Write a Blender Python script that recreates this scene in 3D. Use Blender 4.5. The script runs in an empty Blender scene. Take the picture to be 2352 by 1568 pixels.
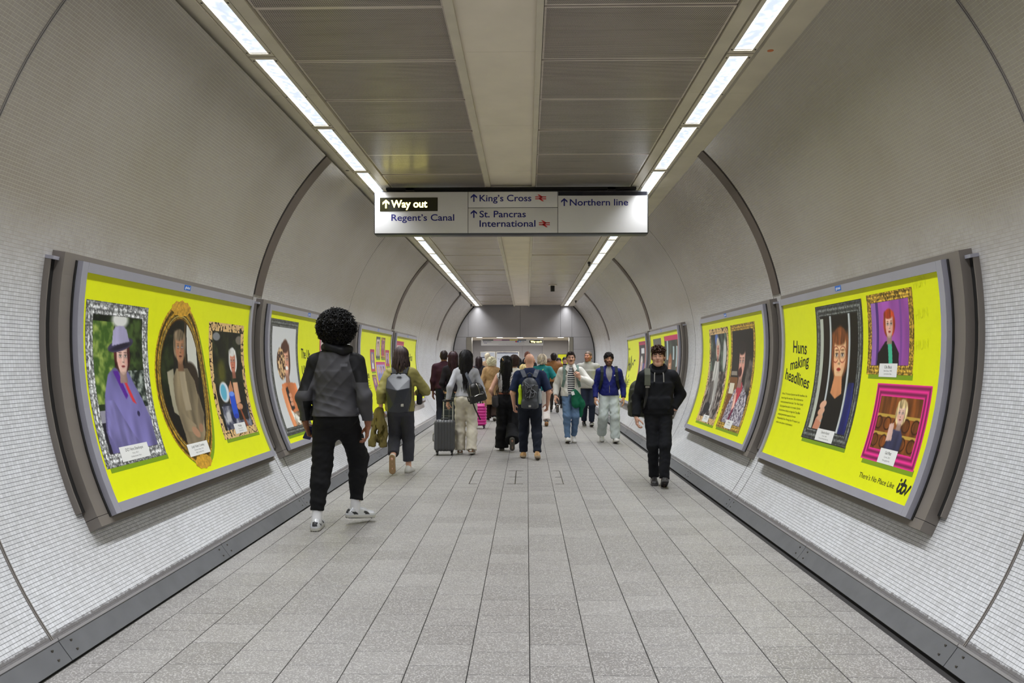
import bpy, bmesh, math, random
import numpy as np
from mathutils import Vector, Matrix
from mathutils.geometry import tessellate_polygon

# ---------------------------------------------------------------- camera, world, exposure
SC = bpy.context.scene
COL = SC.collection
cam_data = bpy.data.cameras.new('camera')
cam_data.sensor_width = 36.0
cam_data.lens = 28.0
cam_data.clip_end = 200
cam = bpy.data.objects.new('camera', cam_data)
COL.objects.link(cam)
cam.location = (0, 0, 1.49)
cam.rotation_euler = (math.radians(90) + 0.0265, 0, 0.0185)
SC.camera = cam
world = bpy.data.worlds.new('world')
SC.world = world
world.use_nodes = True
world.node_tree.nodes['Background'].inputs[0].default_value = (0.02, 0.02, 0.02, 1)
world.node_tree.nodes['Background'].inputs[1].default_value = 1.0
SC.view_settings.view_transform = 'Standard'
SC.view_settings.look = 'None'
SC.view_settings.gamma = 1.0
SC.view_settings.use_curve_mapping = False
SC.view_settings.exposure = 0.0
LAMP_W = 25.5          # watts of each 1.6 m ceiling fitting
LAMP_SPREAD = 116.0    # louvred fittings: beam angle in degrees
LENS_E = 1.15          # glow of the prismatic lens itself

# ---------------------------------------------------------------- helpers
def lin(c):
    c = [x / 255.0 for x in c]
    return tuple(x / 12.92 if x <= .04045 else ((x + .055) / 1.055) ** 2.4 for x in c)

class NT:
    """tiny node-tree builder"""
    def __init__(s, m):
        s.t = m.node_tree; s.n = s.t.nodes; s.l = s.t.links
    def new(s, typ, **kw):
        n = s.n.new(typ)
        for k, v in kw.items(): setattr(n, k, v)
        return n
    def link(s, a, b): s.l.new(a, b)
    def val(s, sock, v):
        if hasattr(v, 'is_output') or isinstance(v, bpy.types.NodeSocket): s.l.new(v, sock)
        else: sock.default_value = v
    def math(s, op, a, b=0.0, c=None):
        n = s.new('ShaderNodeMath', operation=op)
        s.val(n.inputs[0], a); s.val(n.inputs[1], b)
        if c is not None: s.val(n.inputs[2], c)
        return n.outputs[0]
    def mix(s, f, a, b):
        n = s.new('ShaderNodeMix', data_type='RGBA')
        s.val(n.inputs[0], f)
        for i, v in ((6, a), (7, b)):
            if isinstance(v, tuple): v = tuple(v) + (1,) if len(v) == 3 else v
            s.val(n.inputs[i], v)
        return n.outputs[2]
    def noise(s, vec, scale, detail=2.0, rough=.5):
        n = s.new('ShaderNodeTexNoise'); s.l.new(vec, n.inputs['Vector'])
        n.inputs['Scale'].default_value = scale; n.inputs['Detail'].default_value = detail
        n.inputs['Roughness'].default_value = rough
        return n.outputs['Fac']
    def ramp(s, f, lo, hi):
        n = s.new('ShaderNodeMapRange'); s.val(n.inputs[0], f)
        n.inputs[1].default_value = lo; n.inputs[2].default_value = hi
        return n.outputs[0]
    def bump(s, h, strength, dist):
        n = s.new('ShaderNodeBump'); s.l.new(h, n.inputs['Height'])
        n.inputs['Strength'].default_value = strength; n.inputs['Distance'].default_value = dist
        return n.outputs[0]

MATS = {}
def newmat(name):
    m = bpy.data.materials.new(name); m.use_nodes = True
    return m, NT(m), m.node_tree.nodes['Principled BSDF']

def M(name, col=(200, 200, 200), rough=.5, metal=0., var=0., vs=6., bump=0., bs=60., emit=0., spec=.5, bd=.004):
    """procedural principled material: colour with noise variation and fine relief"""
    if name in MATS: return MATS[name]
    m, t, b = newmat(name)
    c = lin(col)
    b.inputs['Roughness'].default_value = rough
    b.inputs['Metallic'].default_value = metal
    b.inputs['Specular IOR Level'].default_value = spec
    co = t.new('ShaderNodeTexCoord').outputs['Object']
    if var:
        f = t.noise(co, vs, 4)
        t.link(t.mix(t.ramp(f, .3, .7), tuple(x * (1 - var) for x in c), tuple(min(1, x * (1 + var)) for x in c)), b.inputs['Base Color'])
    else:
        b.inputs['Base Color'].default_value = c + (1,)
    if bump:
        t.link(t.bump(t.noise(co, bs, 3), bump, bd), b.inputs['Normal'])
    if emit:
        b.inputs['Emission Color'].default_value = c + (1,)
        b.inputs['Emission Strength'].default_value = emit
    MATS[name] = m
    return m

def tag(o, label=None, cat=None, group=None, kind=None):
    if label: o['label'] = label
    if cat: o['category'] = cat
    if group: o['group'] = group
    if kind: o['kind'] = kind
    return o

def link(name, me, parent=None):
    o = bpy.data.objects.new(name, me); COL.objects.link(o)
    if parent: o.parent = parent
    return o

def empty(name, loc=(0, 0, 0), rz=0.):
    o = bpy.data.objects.new(name, None); COL.objects.link(o)
    o.location = loc; o.rotation_euler = (0, 0, rz); o.empty_display_size = .1
    return o

def copy_tree(o, parent=None):
    c = o.copy(); COL.objects.link(c)
    if parent: c.parent = parent
    for ch in list(o.children): copy_tree(ch, c)
    return c

def np_mesh(name, V, F, mats, mi=None, smooth=True):
    """mesh from numpy arrays (all faces the same size)"""
    V = np.asarray(V, np.float32); F = np.asarray(F, np.int32)
    me = bpy.data.meshes.new(name); n, k = F.shape
    me.vertices.add(len(V)); me.vertices.foreach_set('co', V.ravel())
    me.loops.add(n * k); me.loops.foreach_set('vertex_index', F.ravel())
    me.polygons.add(n); me.polygons.foreach_set('loop_start', np.arange(0, n * k, k, dtype=np.int32))
    for m in mats: me.materials.append(m)
    if mi is not None: me.polygons.foreach_set('material_index', np.asarray(mi, np.int32))
    me.polygons.foreach_set('use_smooth', np.full(n, smooth, dtype=bool))
    me.update(calc_edges=True); me.validate()
    return me

class MB:
    """collects boxes, tubes, lathes, prisms and builds ONE mesh object"""
    def __init__(s): s.v = []; s.f = []; s.m = []; s.s = []
    def add(s, V, F, m=0, sm=False):
        o = len(s.v); s.v += [tuple(p) for p in V]
        for f in F: s.f.append(tuple(i + o for i in f)); s.m.append(m); s.s.append(sm)
        return s
    def box(s, c, d, m=0, rot=None, bev=0.):
        x, y, z = (q / 2 for q in d)
        if bev:
            b = min(bev, x * .9, y * .9, z * .9); V = []; F = []
            bm = bmesh.new(); bmesh.ops.create_cube(bm, size=1.0)
            for v in bm.verts: v.co = Vector((v.co.x * d[0], v.co.y * d[1], v.co.z * d[2]))
            bmesh.ops.bevel(bm, geom=bm.edges[:], offset=b, segments=2, affect='EDGES', profile=.5)
            V = [v.co.copy() for v in bm.verts]; bm.verts.index_update()
            F = [[v.index for v in f.verts] for f in bm.faces]; bm.free()
        else:
            V = [Vector((i, j, k)) for i in (-x, x) for j in (-y, y) for k in (-z, z)]
            F = [(0, 1, 3, 2), (4, 6, 7, 5), (0, 4, 5, 1), (2, 3, 7, 6), (0, 2, 6, 4), (1, 5, 7, 3)]
        if rot is not None: V = [rot @ v for v in V]
        c = Vector(c); return s.add([v + c for v in V], F, m, bool(bev))
    def tube(s, pts, r, n=8, m=0, cap=True, closed=False):
        pts = [Vector(p) for p in pts]; N = len(pts)
        rs = r if isinstance(r, (list, tuple)) else [r] * N
        V = []; F = []; u = None
        for i, p in enumerate(pts):
            a = pts[(i - 1) % N] if (closed or i > 0) else p; b = pts[(i + 1) % N] if (closed or i < N - 1) else p
            d = (b - a).normalized()
            if u is None: u = d.orthogonal().normalized()
            u = (u - d * u.dot(d)).normalized(); w = d.cross(u)
            for k in range(n):
                t = 2 * math.pi * k / n; V.append(p + (u * math.cos(t) + w * math.sin(t)) * rs[i])
        R = N if closed else N - 1
        for i in range(R):
            for k in range(n):
                a = i * n + k; b = i * n + (k + 1) % n; j = (i + 1) % N
                F.append((a, b, j * n + (k + 1) % n, j * n + k))
        if cap and not closed:
            F.append(tuple(range(n))[::-1]); F.append(tuple((N - 1) * n + k for k in range(n)))
        return s.add(V, F, m, True)
    def strap(s, pts, nrm, w, th, m=0):
        """flat band along pts; nrm gives the outward direction at each point"""
        pts = [Vector(p) for p in pts]; N = len(pts); V = []; F = []
        for i, p in enumerate(pts):
            d = (pts[min(i + 1, N - 1)] - pts[max(i - 1, 0)]).normalized()
            n = Vector(nrm[i] if isinstance(nrm, list) else nrm).normalized()
            side = d.cross(n).normalized(); n = side.cross(d)
            for a, b in ((-1, 0), (1, 0), (1, 1), (-1, 1)): V.append(p + side * (a * w / 2) + n * (b * th))
        for i in range(N - 1):
            for k in range(4): F.append((i * 4 + k, i * 4 + (k + 1) % 4, i * 4 + 4 + (k + 1) % 4, i * 4 + 4 + k))
        F += [(3, 2, 1, 0), tuple(4 * (N - 1) + k for k in range(4))]
        return s.add(V, F, m)
    def lathe(s, prof, n=16, m=0, c=(0, 0, 0), axis='z'):
        V = []; F = []; N = len(prof); c = Vector(c)
        for r, z in prof:
            for k in range(n):
                t = 2 * math.pi * k / n; p = (r * math.cos(t), r * math.sin(t), z)
                if axis == 'y': p = (p[0], p[2], p[1])
                if axis == 'x': p = (p[2], p[0], p[1])
                V.append(c + Vector(p))
        for i in range(N - 1):
            for k in range(n): F.append((i * n + k, i * n + (k + 1) % n, (i + 1) * n + (k + 1) % n, (i + 1) * n + k))
        F.append(tuple(range(n))[::-1]); F.append(tuple((N - 1) * n + k for k in range(n)))
        return s.add(V, F, m, True)
    def build(s, name, mats, parent=None, loc=None):
        me = bpy.data.meshes.new(name); me.from_pydata([tuple(v) for v in s.v], [], s.f)
        for m in (mats if isinstance(mats, (list, tuple)) else [mats]): me.materials.append(m)
        me.polygons.foreach_set('material_index', s.m); me.polygons.foreach_set('use_smooth', s.s)
        me.update()
        if any(s.s):
            try: me.set_sharp_from_angle(angle=math.radians(40))
            except Exception: pass
        o = link(name, me, parent)
        if loc: o.location = loc
        return o

# ---------------------------------------------------------------- tunnel geometry (metres)
R = 2.746; XC = -.115; ZC = 1.709; Y0 = -5.0; YE = 30.7; CZ = 3.68
def tp(a, y, r=R):
    a = math.radians(a); return Vector((XC + r * math.cos(a), y, ZC + r * math.sin(a)))
def ang_at_z(z, side):
    a = math.degrees(math.asin((z - ZC) / R)); return a if side == 'R' else 180 - a
def arcbox(mb, a0, a1, y0, y1, r0, r1, n=8, m=0):
    """curved slab between two angles, two stations and two radii"""
    V = []; F = []
    for i in range(n + 1):
        a = a0 + (a1 - a0) * i / n
        V += [tp(a, y0, r0), tp(a, y1, r0), tp(a, y1, r1), tp(a, y0, r1)]
    for i in range(n):
        for k in range(4): F.append((4 * i + k, 4 * i + (k + 1) % 4, 4 * i + 4 + (k + 1) % 4, 4 * i + 4 + k))
    F += [(3, 2, 1, 0), (4 * n, 4 * n + 1, 4 * n + 2, 4 * n + 3)]
    mb.add(V, F, m)
    return mb
# ================================================================ MATERIALS OF THE SETTING
def mat_mosaic():
    m, t, b = newmat('small white mosaic tiles')
    uv = t.new('ShaderNodeUVMap').outputs[0]
    sep = t.new('ShaderNodeSeparateXYZ'); t.link(uv, sep.inputs[0])
    u, v = sep.outputs[0], sep.outputs[1]
    P = .0222
    fu = t.math('FRACT', t.math('DIVIDE', u, P)); fv = t.math('FRACT', t.math('DIVIDE', v, P))
    eu = t.math('ABSOLUTE', t.math('SUBTRACT', fu, .5)); ev = t.math('ABSOLUTE', t.math('SUBTRACT', fv, .5))
    ju = t.ramp(eu, .435, .465); jv = t.ramp(ev, .425, .465)
    cell = t.new('ShaderNodeCombineXYZ')
    t.link(t.math('FLOOR', t.math('DIVIDE', u, P)), cell.inputs[0]); t.link(t.math('FLOOR', t.math('DIVIDE', v, P)), cell.inputs[1])
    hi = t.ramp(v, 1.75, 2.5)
    wn = t.new('ShaderNodeTexWhiteNoise', noise_dimensions='2D'); t.link(cell.outputs[0], wn.inputs[0])
    dirt = t.noise(uv, 1.1, 5, .6); fine = t.noise(uv, 9, 3)
    tile = t.mix(wn.outputs[0], lin((206, 207, 209)), lin((224, 225, 228)))
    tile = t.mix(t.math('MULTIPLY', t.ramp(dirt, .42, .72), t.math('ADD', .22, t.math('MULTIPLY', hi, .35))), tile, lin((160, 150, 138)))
    tile = t.mix(t.math('MULTIPLY', t.ramp(fine, .5, .8), .10), tile, lin((150, 146, 140)))
    # the wall above hand height is painted darker for the weak light there, its grout pale; below, the grout is black with dirt
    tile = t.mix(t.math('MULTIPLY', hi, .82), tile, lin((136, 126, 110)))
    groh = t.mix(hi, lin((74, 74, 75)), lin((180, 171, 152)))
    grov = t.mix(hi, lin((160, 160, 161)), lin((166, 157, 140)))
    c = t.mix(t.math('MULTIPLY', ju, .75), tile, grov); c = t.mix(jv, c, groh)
    # grime line just above the skirting
    gn = t.noise(uv, 30, 4, .7)
    g = t.ramp(t.math('ADD', v, t.math('MULTIPLY', gn, .05)), .118, .102)
    g2 = t.math('MAXIMUM', t.math('MULTIPLY', g, .85), 0)
    c = t.mix(g2, c, lin((84, 79, 77)))
    t.link(c, b.inputs['Base Color'])
    j = t.math('MAXIMUM', ju, jv)
    t.link(t.math('ADD', t.math('ADD', .24, t.math('MULTIPLY', j, .45)), t.math('MULTIPLY', hi, .0)), b.inputs['Roughness'])
    h = t.math('ADD', t.math('SUBTRACT', 1, j), t.math('MULTIPLY', wn.outputs[0], .3))
    t.link(t.bump(h, .35, .0015), b.inputs['Normal'])
    return m

def mat_terrazzo():
    m, t, b = newmat('grey speckled terrazzo')
    co = t.new('ShaderNodeNewGeometry').outputs['Position']
    rnd = t.new('ShaderNodeObjectInfo').outputs['Random']
    v = t.new('ShaderNodeTexVoronoi'); t.link(co, v.inputs['Vector']); v.inputs['Scale'].default_value = 125
    v2 = t.new('ShaderNodeTexVoronoi'); t.link(co, v2.inputs['Vector']); v2.inputs['Scale'].default_value = 170
    base = t.mix(rnd, lin((131, 128, 125)), lin((146, 143, 140)))
    big = t.noise(co, .8, 4)
    base = t.mix(t.math('MULTIPLY', t.ramp(big, .35, .7), .35), base, lin((120, 115, 111)))
    sep = t.new('ShaderNodeSeparateColor'); t.link(v.outputs['Color'], sep.inputs[0])
    pick = t.math('MULTIPLY', t.math('GREATER_THAN', sep.outputs[0], .55), t.ramp(v.outputs['Distance'], .62, .36))
    c = t.mix(t.math('MULTIPLY', pick, .55), base, lin((206, 203, 199)))
    sp2 = t.new('ShaderNodeSeparateColor'); t.link(v2.outputs['Color'], sp2.inputs[0])
    pk2 = t.math('MULTIPLY', t.math('GREATER_THAN', sp2.outputs[1], .72), t.ramp(v2.outputs['Distance'], .5, .3))
    c = t.mix(t.math('MULTIPLY', pk2, .5), c, lin((94, 90, 87)))
    t.link(c, b.inputs['Base Color'])
    t.link(t.math('ADD', .34, t.math('MULTIPLY', t.noise(co, 3, 3), .22)), b.inputs['Roughness'])
    b.inputs['Specular IOR Level'].default_value = .4
    return m

def mat_perforated(w, l, name, sh, rad):
    """cream sheet with a hexagonal grid of punched holes and a plain margin"""
    m, t, b = newmat(name)
    co = t.new('ShaderNodeTexCoord').outputs['Object']
    sp = t.new('ShaderNodeSeparateXYZ'); t.link(co, sp.inputs[0]); x, y, z = sp.outputs
    p = .0118; q = p * .866
    ry = t.math('DIVIDE', y, q); row = t.math('FLOOR', ry); fy = t.math('SUBTRACT', t.math('FRACT', ry), .5)
    fx = t.math('SUBTRACT', t.math('FRACT', t.math('ADD', t.math('DIVIDE', x, p), t.math('MULTIPLY', t.math('MODULO', t.math('ABSOLUTE', row), 2), .5))), .5)
    d = t.math('SQRT', t.math('ADD', t.math('MULTIPLY', fx, fx), t.math('MULTIPLY', t.math('MULTIPLY', fy, .866), t.math('MULTIPLY', fy, .866))))
    hole = t.ramp(d, rad, rad - .06)
    inn = t.math('MULTIPLY', t.math('LESS_THAN', t.math('ABSOLUTE', x), w / 2 - .014), t.math('LESS_THAN', t.math('ABSOLUTE', y), l / 2 - .016))
    hole = t.math('MULTIPLY', hole, inn)
    geo = t.new('ShaderNodeNewGeometry').outputs['Position']
    stain = t.ramp(t.noise(geo, 1.6, 4), .4, .75)
    st = t.new('ShaderNodeMapping'); st.inputs['Scale'].default_value = (.6, 9, 1); t.link(geo, st.inputs[0])
    streak = t.ramp(t.noise(st.outputs[0], 2.2, 3), .5, .8)
    sheet = t.mix(t.math('MULTIPLY', stain, .4), sh[0], sh[1])
    sheet = t.mix(t.math('MULTIPLY', streak, .35), sheet, lin((118, 110, 98)))
    t.link(t.mix(hole, sheet, lin((24, 20, 18))), b.inputs['Base Color'])
    t.link(t.math('ADD', .24, t.math('MULTIPLY', hole, .5)), b.inputs['Roughness'])
    t.link(t.bump(t.math('SUBTRACT', 1, hole), .12, .002), b.inputs['Normal'])
    return m

def mat_lens():
    """prismatic lens of the fittings: cool white with a mottled pattern, lit from behind"""
    m, t, b = newmat('lit prismatic lens')
    co = t.new('ShaderNodeNewGeometry').outputs['Position']
    mp = t.new('ShaderNodeMapping'); mp.inputs['Scale'].default_value = (30, 22, 1); t.link(co, mp.inputs[0])
    v = t.new('ShaderNodeTexVoronoi', feature='SMOOTH_F1'); t.link(mp.outputs[0], v.inputs['Vector']); v.inputs['Scale'].default_value = 1.
    f = t.math('ADD', t.math('MULTIPLY', t.ramp(v.outputs['Distance'], .2, .8), .6), t.math('MULTIPLY', t.noise(co, 9, 2), .6))
    c = t.mix(t.ramp(f, .30, .66), (.92, .97, 1.0), (.50, .58, .74))
    t.link(c, b.inputs['Emission Color']); b.inputs['Emission Strength'].default_value = LENS_E
    b.inputs['Base Color'].default_value = (.6, .63, .68, 1); b.inputs['Roughness'].default_value = .3
    return m

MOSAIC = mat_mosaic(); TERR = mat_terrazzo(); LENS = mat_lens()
GROUT = M('dark floor joint', (46, 44, 43), .9)
CREAM = M('cream painted metal', (196, 187, 168), .42, var=.07, vs=4, bump=.05, bs=30)
SLAB = M('pale cream ceiling slab', (218, 207, 190), .6, var=.06, vs=2.5, bump=.08, bs=25)
VOID = M('dark ceiling void', (38, 35, 32), .9)
RIB = M('brown grey enamelled rib', (100, 90, 82), .6, var=.05, vs=3, spec=.2)
GAP = M('black shadow gap', (26, 24, 22), .8)
BEAD = M('cream joint bead', (128, 123, 118), .5)
SKIRT = M('grey skirting metal', (114, 115, 118), .42, metal=.25, var=.08, vs=7, bump=.05, bs=40)
SKIRTLIP = M('worn bright skirting lip', (176, 174, 176), .3, metal=.5)
GREYW = M('grey enamel wall panel', (150, 147, 147), .45, var=.06, vs=1.5)
GREYD = M('dark grey enamel panel', (140, 138, 142), .45, var=.06, vs=1.5)
STEEL = M('brushed steel', (176, 172, 162), .28, metal=.9, bump=.05, bs=80)
SCREW = M('dark screw head', (92, 88, 80), .4, metal=.6)

# ================================================================ FLOOR
X0 = .0144; PW = .30; FLX0, FLX1 = -2.262, 1.98
fb = MB(); fb.box((-.14, 13.0, -.106), (4.60, 36.0, .2)); fb.box((-.14, 34.0, -.106), (12.0, 6.6, .2))
floor = tag(fb.build('floor', GROUT), kind='structure')
tile_me = {}
def tile_mesh(w, l):
    k = (round(w, 3), round(l, 3))
    if k not in tile_me:
        b = .0015; x, y = w / 2, l / 2
        V = [(-x, -y, -.006), (x, -y, -.006), (x, y, -.006), (-x, y, -.006), (-x, -y, -b), (x, -y, -b), (x, y, -b), (-x, y, -b),
             (-x + b, -y + b, 0), (x - b, -y + b, 0), (x - b, y - b, 0), (-x + b, y - b, 0)]
        F = [(8, 9, 10, 11)]
        for i in range(4):
            j = (i + 1) % 4; F += [(i, j, 4 + j, 4 + i), (4 + i, 4 + j, 8 + j, 8 + i)]
        me = bpy.data.meshes.new('floor_tile'); me.from_pydata(V, [], F); me.materials.append(TERR); me.update(); tile_me[k] = me
    return tile_me[k]
cols = [(FLX0, X0 - 7 * PW)] + [(X0 + k * PW, X0 + (k + 1) * PW) for k in range(-7, 6)] + [(X0 + 6 * PW, FLX1)]
spots = []
for ci, (xa, xb) in enumerate(cols):
    off = 0.0 if ci % 2 else .11
    y = 4.742 - .3 * 40 + off
    while y < YE + .2:
        spots.append((y, ci, xa, xb)); y += .3
near = sorted(s for s in spots if s[0] > 3.32)[:296]
nearset = set((s[0], s[1]) for s in near)
for y, ci, xa, xb in near:
    w = xb - xa - .005; o = link('floor_tile', tile_mesh(w, .2952), floor); o.location = ((xa + xb) / 2, y + .15, 0)
st = MB()
for y, ci, xa, xb in spots:
    if (y, ci) in nearset or y < Y0: continue
    x = (xa + xb) / 2; w = (xb - xa - .005) / 2; l = .1476
    st.add([(x - w, y + .15 - l, 0), (x + w, y + .15 - l, 0), (x + w, y + .15 + l, 0), (x - w, y + .15 + l, 0)], [(0, 1, 2, 3)])
for i in range(40):
    for j in range(20):
        x, y = -5.9 + i * .3, YE + .35 + j * .3
        st.add([(x, y, 0), (x + .295, y, 0), (x + .295, y + .295, 0), (x, y + .295, 0)], [(0, 1, 2, 3)])
tag(st.build('floor_tile', TERR, floor), kind='stuff')
# three bracket-shaped metal inlays of an access cover
for x, s in ((-.71, (1,)), (-.145, (1, -1)), (.45, (-1,))):
    m = MB(); m.box((x, 10.42, .001), (.012, 1.2, .003))
    for q in s:
        for yy in (9.83, 11.02): m.box((x + q * .05, yy, .001), (.1, .012, .003))
        if s != (1,): m.box((x + q * .04, 10.42, .001), (.08, .012, .003))
    m.build('cover_edge', SCREW, floor)

# ================================================================ WALLS
def wall(side):
    a0 = ang_at_z(.07, side); a1 = 46.9 if side == 'R' else 135.6
    n = 72; ys = [Y0, 3.94, 8.15, 12.45, 16.55, 20.8, 25.0, YE + .02]
    V = []; UV = []; F = []
    for i in range(n + 1):
        a = a0 + (a1 - a0) * i / n; v = abs(math.radians(a - a0)) * R
        for y in ys: V.append(tp(a, y)); UV.append((y, v))
    k = len(ys)
    for i in range(n):
        for j in range(k - 1):
            f = (i * k + j, i * k + j + 1, (i + 1) * k + j + 1, (i + 1) * k + j); F.append(f if side == 'R' else f[::-1])
    me = bpy.data.meshes.new('wall'); me.from_pydata([tuple(v) for v in V], [], F)
    uvl = me.uv_layers.new(name='UVMap')
    for l in me.loops: uvl.data[l.index].uv = UV[l.vertex_index]
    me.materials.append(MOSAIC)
    me.polygons.foreach_set('use_smooth', [True] * len(F)); me.update()
    w = tag(link('wall_left' if side == 'L' else 'wall_right', me), kind='structure')
    top = a1; up = (lambda d: a0 + d) if side == 'R' else (lambda d: a0 - d)
    # thin metal joint beads between the lining panels
    for y in (3.94, 8.15, 8.40, 12.45, 16.55, 16.85, 20.8, 25.0):
        b = MB()
        if y != 3.94:
            arcbox(b, a0, top, y - .004, y + .004, R + .01, R - .0012, 36, 0); b.build('joint_line', M('dark brown joint', (70, 62, 58), .7), w); continue
        arcbox(b, a0, top, y - .009, y - .003, R + .01, R - .004, 36, 0); arcbox(b, a0, top, y - .004, y + .004, R + .01, R - .0015, 36, 2); arcbox(b, a0, top, y + .003, y + .009, R + .01, R - .004, 36, 0)
        b.build('joint_bead', [BEAD, GAP, M('dark brown joint', (70, 62, 58), .7)], w)
    # brown-grey rib plates above the posters, in two lengths with a joint
    lo = 10.2 if side == 'R' else 169.8; mid = 34.0 if side == 'R' else 146.5
    for y0, y1 in ((8.165, 8.385), (16.565, 16.835), (24.9, 25.2)):
        for s, e in ((lo, mid - .12 if side == 'R' else mid + .12), (mid, top)):
            b = MB(); arcbox(b, s, e, y0, y1, R + .01, R - .010, 14, 0); arcbox(b, s, e, y0 - .014, y0, R + .01, R - .003, 14, 1)
            b.build('rib_plate', [RIB, GAP], w)
    # skirting in 2.1 m lengths following the wall, a bright lip on top
    ab = ang_at_z(0.0, side); at = ang_at_z(.105, side)
    bb = MB(); arcbox(bb, ab, at, Y0, YE, R + .03, R - .004, 3)
    base = tag(bb.build('baseboard_left' if side == 'L' else 'baseboard_right', GAP), kind='structure')
    y = 3.94 - 2.1 * 4
    while y < YE:
        b = MB(); arcbox(b, ab + (.09 if side == 'R' else -.09), at, y + .003, min(y + 2.097, YE), R - .004, R - .024, 3, 0)
        arcbox(b, at - (.12 if side == 'R' else -.12), at + (.18 if side == 'R' else -.18), y + .003, min(y + 2.097, YE), R - .004, R - .029, 1, 1)
        for q in (.08, 2.02):
            for f in (.3, .72):
                p = tp(ab + (at - ab) * f, y + q, R - .024); b.box(p, (.008, .012, .012), 2)
        b.build('skirting_length', [SKIRT, SKIRTLIP, SCREW], base); y += 2.1
    return w
wall_left = wall('L'); wall_right = wall('R')

# ================================================================ CEILING
cb = MB(); cb.box((-.16, (Y0 + YE) / 2, CZ + .16), (3.8, YE - Y0, .10))
ceiling = tag(cb.build('ceiling', VOID), kind='structure')
PANW, PANL, PITCH = 1.185, .862, .8776
PERF = mat_perforated(PANW, PANL, 'cream perforated sheet', (lin((200, 188, 176)), lin((168, 155, 143))), .41)
PERF2 = mat_perforated(PANW, PANL, 'cream finely perforated sheet', (lin((212, 199, 184)), lin((182, 168, 153))), .30)
rng = random.Random(5)
pm = MB(); pm.box((0, 0, .010), (PANW, PANL, .020)); pan_me = None
for side, x in (('L', -1.104), ('R', .7035)):
    y = 4.862 - PITCH * 9
    while y + PANL < YE:
        if pan_me is None:
            o = pm.build('ceiling_panel', PERF, ceiling); pan_me = o.data; pan2 = pan_me.copy(); pan2.materials[0] = PERF2
        else: o = link('ceiling_panel', pan_me if y < 9.8 else pan2, ceiling)
        o.location = (x, y + PITCH / 2 + (.012 if side == 'L' else 0), CZ + .010 + rng.uniform(-.004, .006)); o.rotation_euler = (rng.uniform(-.006, .006), rng.uniform(-.002, .002), 0)
        y += PITCH
# strips of trim along the troughs and beside the central slab
def strips(name, x0, x1, z0, z1, length, off, mat):
    y = Y0 + off - length; i = 0
    while y < YE:
        a = max(Y0, y + .0015); b = min(YE, y + length - .0015)
        if b > a:
            m = MB(); m.box(((x0 + x1) / 2, (a + b) / 2, (z0 + z1) / 2), (x1 - x0, b - a, z1 - z0)); m.build(name, mat, ceiling)
        y += length
for x0, x1, z0 in ((-2.16, -1.992, 3.664), (-1.792, -1.702, 3.672), (-.508, -.446, 3.660), (.062, .106, 3.660), (1.303, 1.402, 3.672), (1.628, 1.86, 3.664)):
    strips('trim_strip', x0, x1, z0, CZ + .06, 3.434, 1.1, CREAM)
strips('ceiling_slab', -.446, .062, 3.688, CZ + .06, 1.755, .05, SLAB)
# light fittings: each 1.6 m long, frame, prismatic lens, screws, and its lamp
def fitting(side, i, y0, L=1.607):
    xc = -1.893 if side == 'L' else 1.514
    nm = ['first', 'second', 'third', 'fourth', 'fifth', 'sixth', 'seventh', 'eighth', 'ninth', 'tenth', 'eleventh', 'twelfth', 'thirteenth', 'fourteenth', 'fifteenth', 'sixteenth', 'seventeenth'][i]
    t = empty('ceiling_light', (xc, y0, 3.68))
    tag(t, f'{nm} lit strip fitting from the camera in the {"left" if side == "L" else "right"} ceiling row', 'ceiling light', 'recessed strip lights in two ceiling rows')
    W = .130
    f = MB()
    for sx in (-1, 1): f.box((sx * (W / 2 + .015), L / 2, .006), (.030, L + .09, .024), 0)
    for yy in (-.024, L + .024): f.box((0, yy, .006), (W, .042, .024), 0)
    f.box((0, L / 2, .07), (W + .04, L + .09, .02), 0)
    fr = f.build('frame', CREAM, t)
    l = MB(); l.box((0, L / 2, .006), (W, L, .006)); l.build('lens', LENS, t)
    for sx in (-1, 1):
        for yy in (.02, L / 2, L - .02):
            s = MB(); s.lathe([(.007, 0), (.007, .004), (.003, .005)], 8, 0, (sx * (W / 2 + .016), yy, -.0105)); s.build('screw', SCREW, t)
    ld = bpy.data.lights.new('strip_lamp', 'AREA'); ld.shape = 'RECTANGLE'; ld.size = W; ld.size_y = L
    ld.energy = LAMP_W * L / 1.607; ld.color = (.93, .96, 1.0); ld.spread = math.radians(LAMP_SPREAD)
    lo = bpy.data.objects.new('strip_lamp', ld); COL.objects.link(lo); lo.parent = t; lo.location = (0, L / 2, .001)
for i in range(-5, 16):
    y0 = 3.943 + 1.7173 * (i - 0)
    L = min(1.607, YE - .06 - y0)
    if L < .3: continue
    for side in 'LR':
        if i >= 0: fitting(side, i, y0, L)
        else:
            xc = -1.893 if side == 'L' else 1.514
            t = tag(empty('ceiling_light', (xc, y0, 3.68)), f'{["nearest", "second", "third", "fourth", "fifth"][-i - 1]} lit strip fitting behind the camera in the {"left" if side == "L" else "right"} ceiling row', 'ceiling light', 'strip lights behind the camera')
            m = MB(); m.box((0, .80, .006), (.19, 1.69, .02)); m.build('frame', CREAM, t); m = MB(); m.box((0, .80, -.006), (.13, 1.6, .004)); m.build('lens', LENS, t)
            ld = bpy.data.lights.new('strip_lamp', 'AREA'); ld.shape = 'RECTANGLE'; ld.size = .13; ld.size_y = 1.6; ld.energy = LAMP_W; ld.color = (.93, .96, 1.0); ld.spread = math.radians(LAMP_SPREAD)
            lo = bpy.data.objects.new('strip_lamp', ld); COL.objects.link(lo); lo.parent = t; lo.location = (0, .8, -.012)
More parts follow.
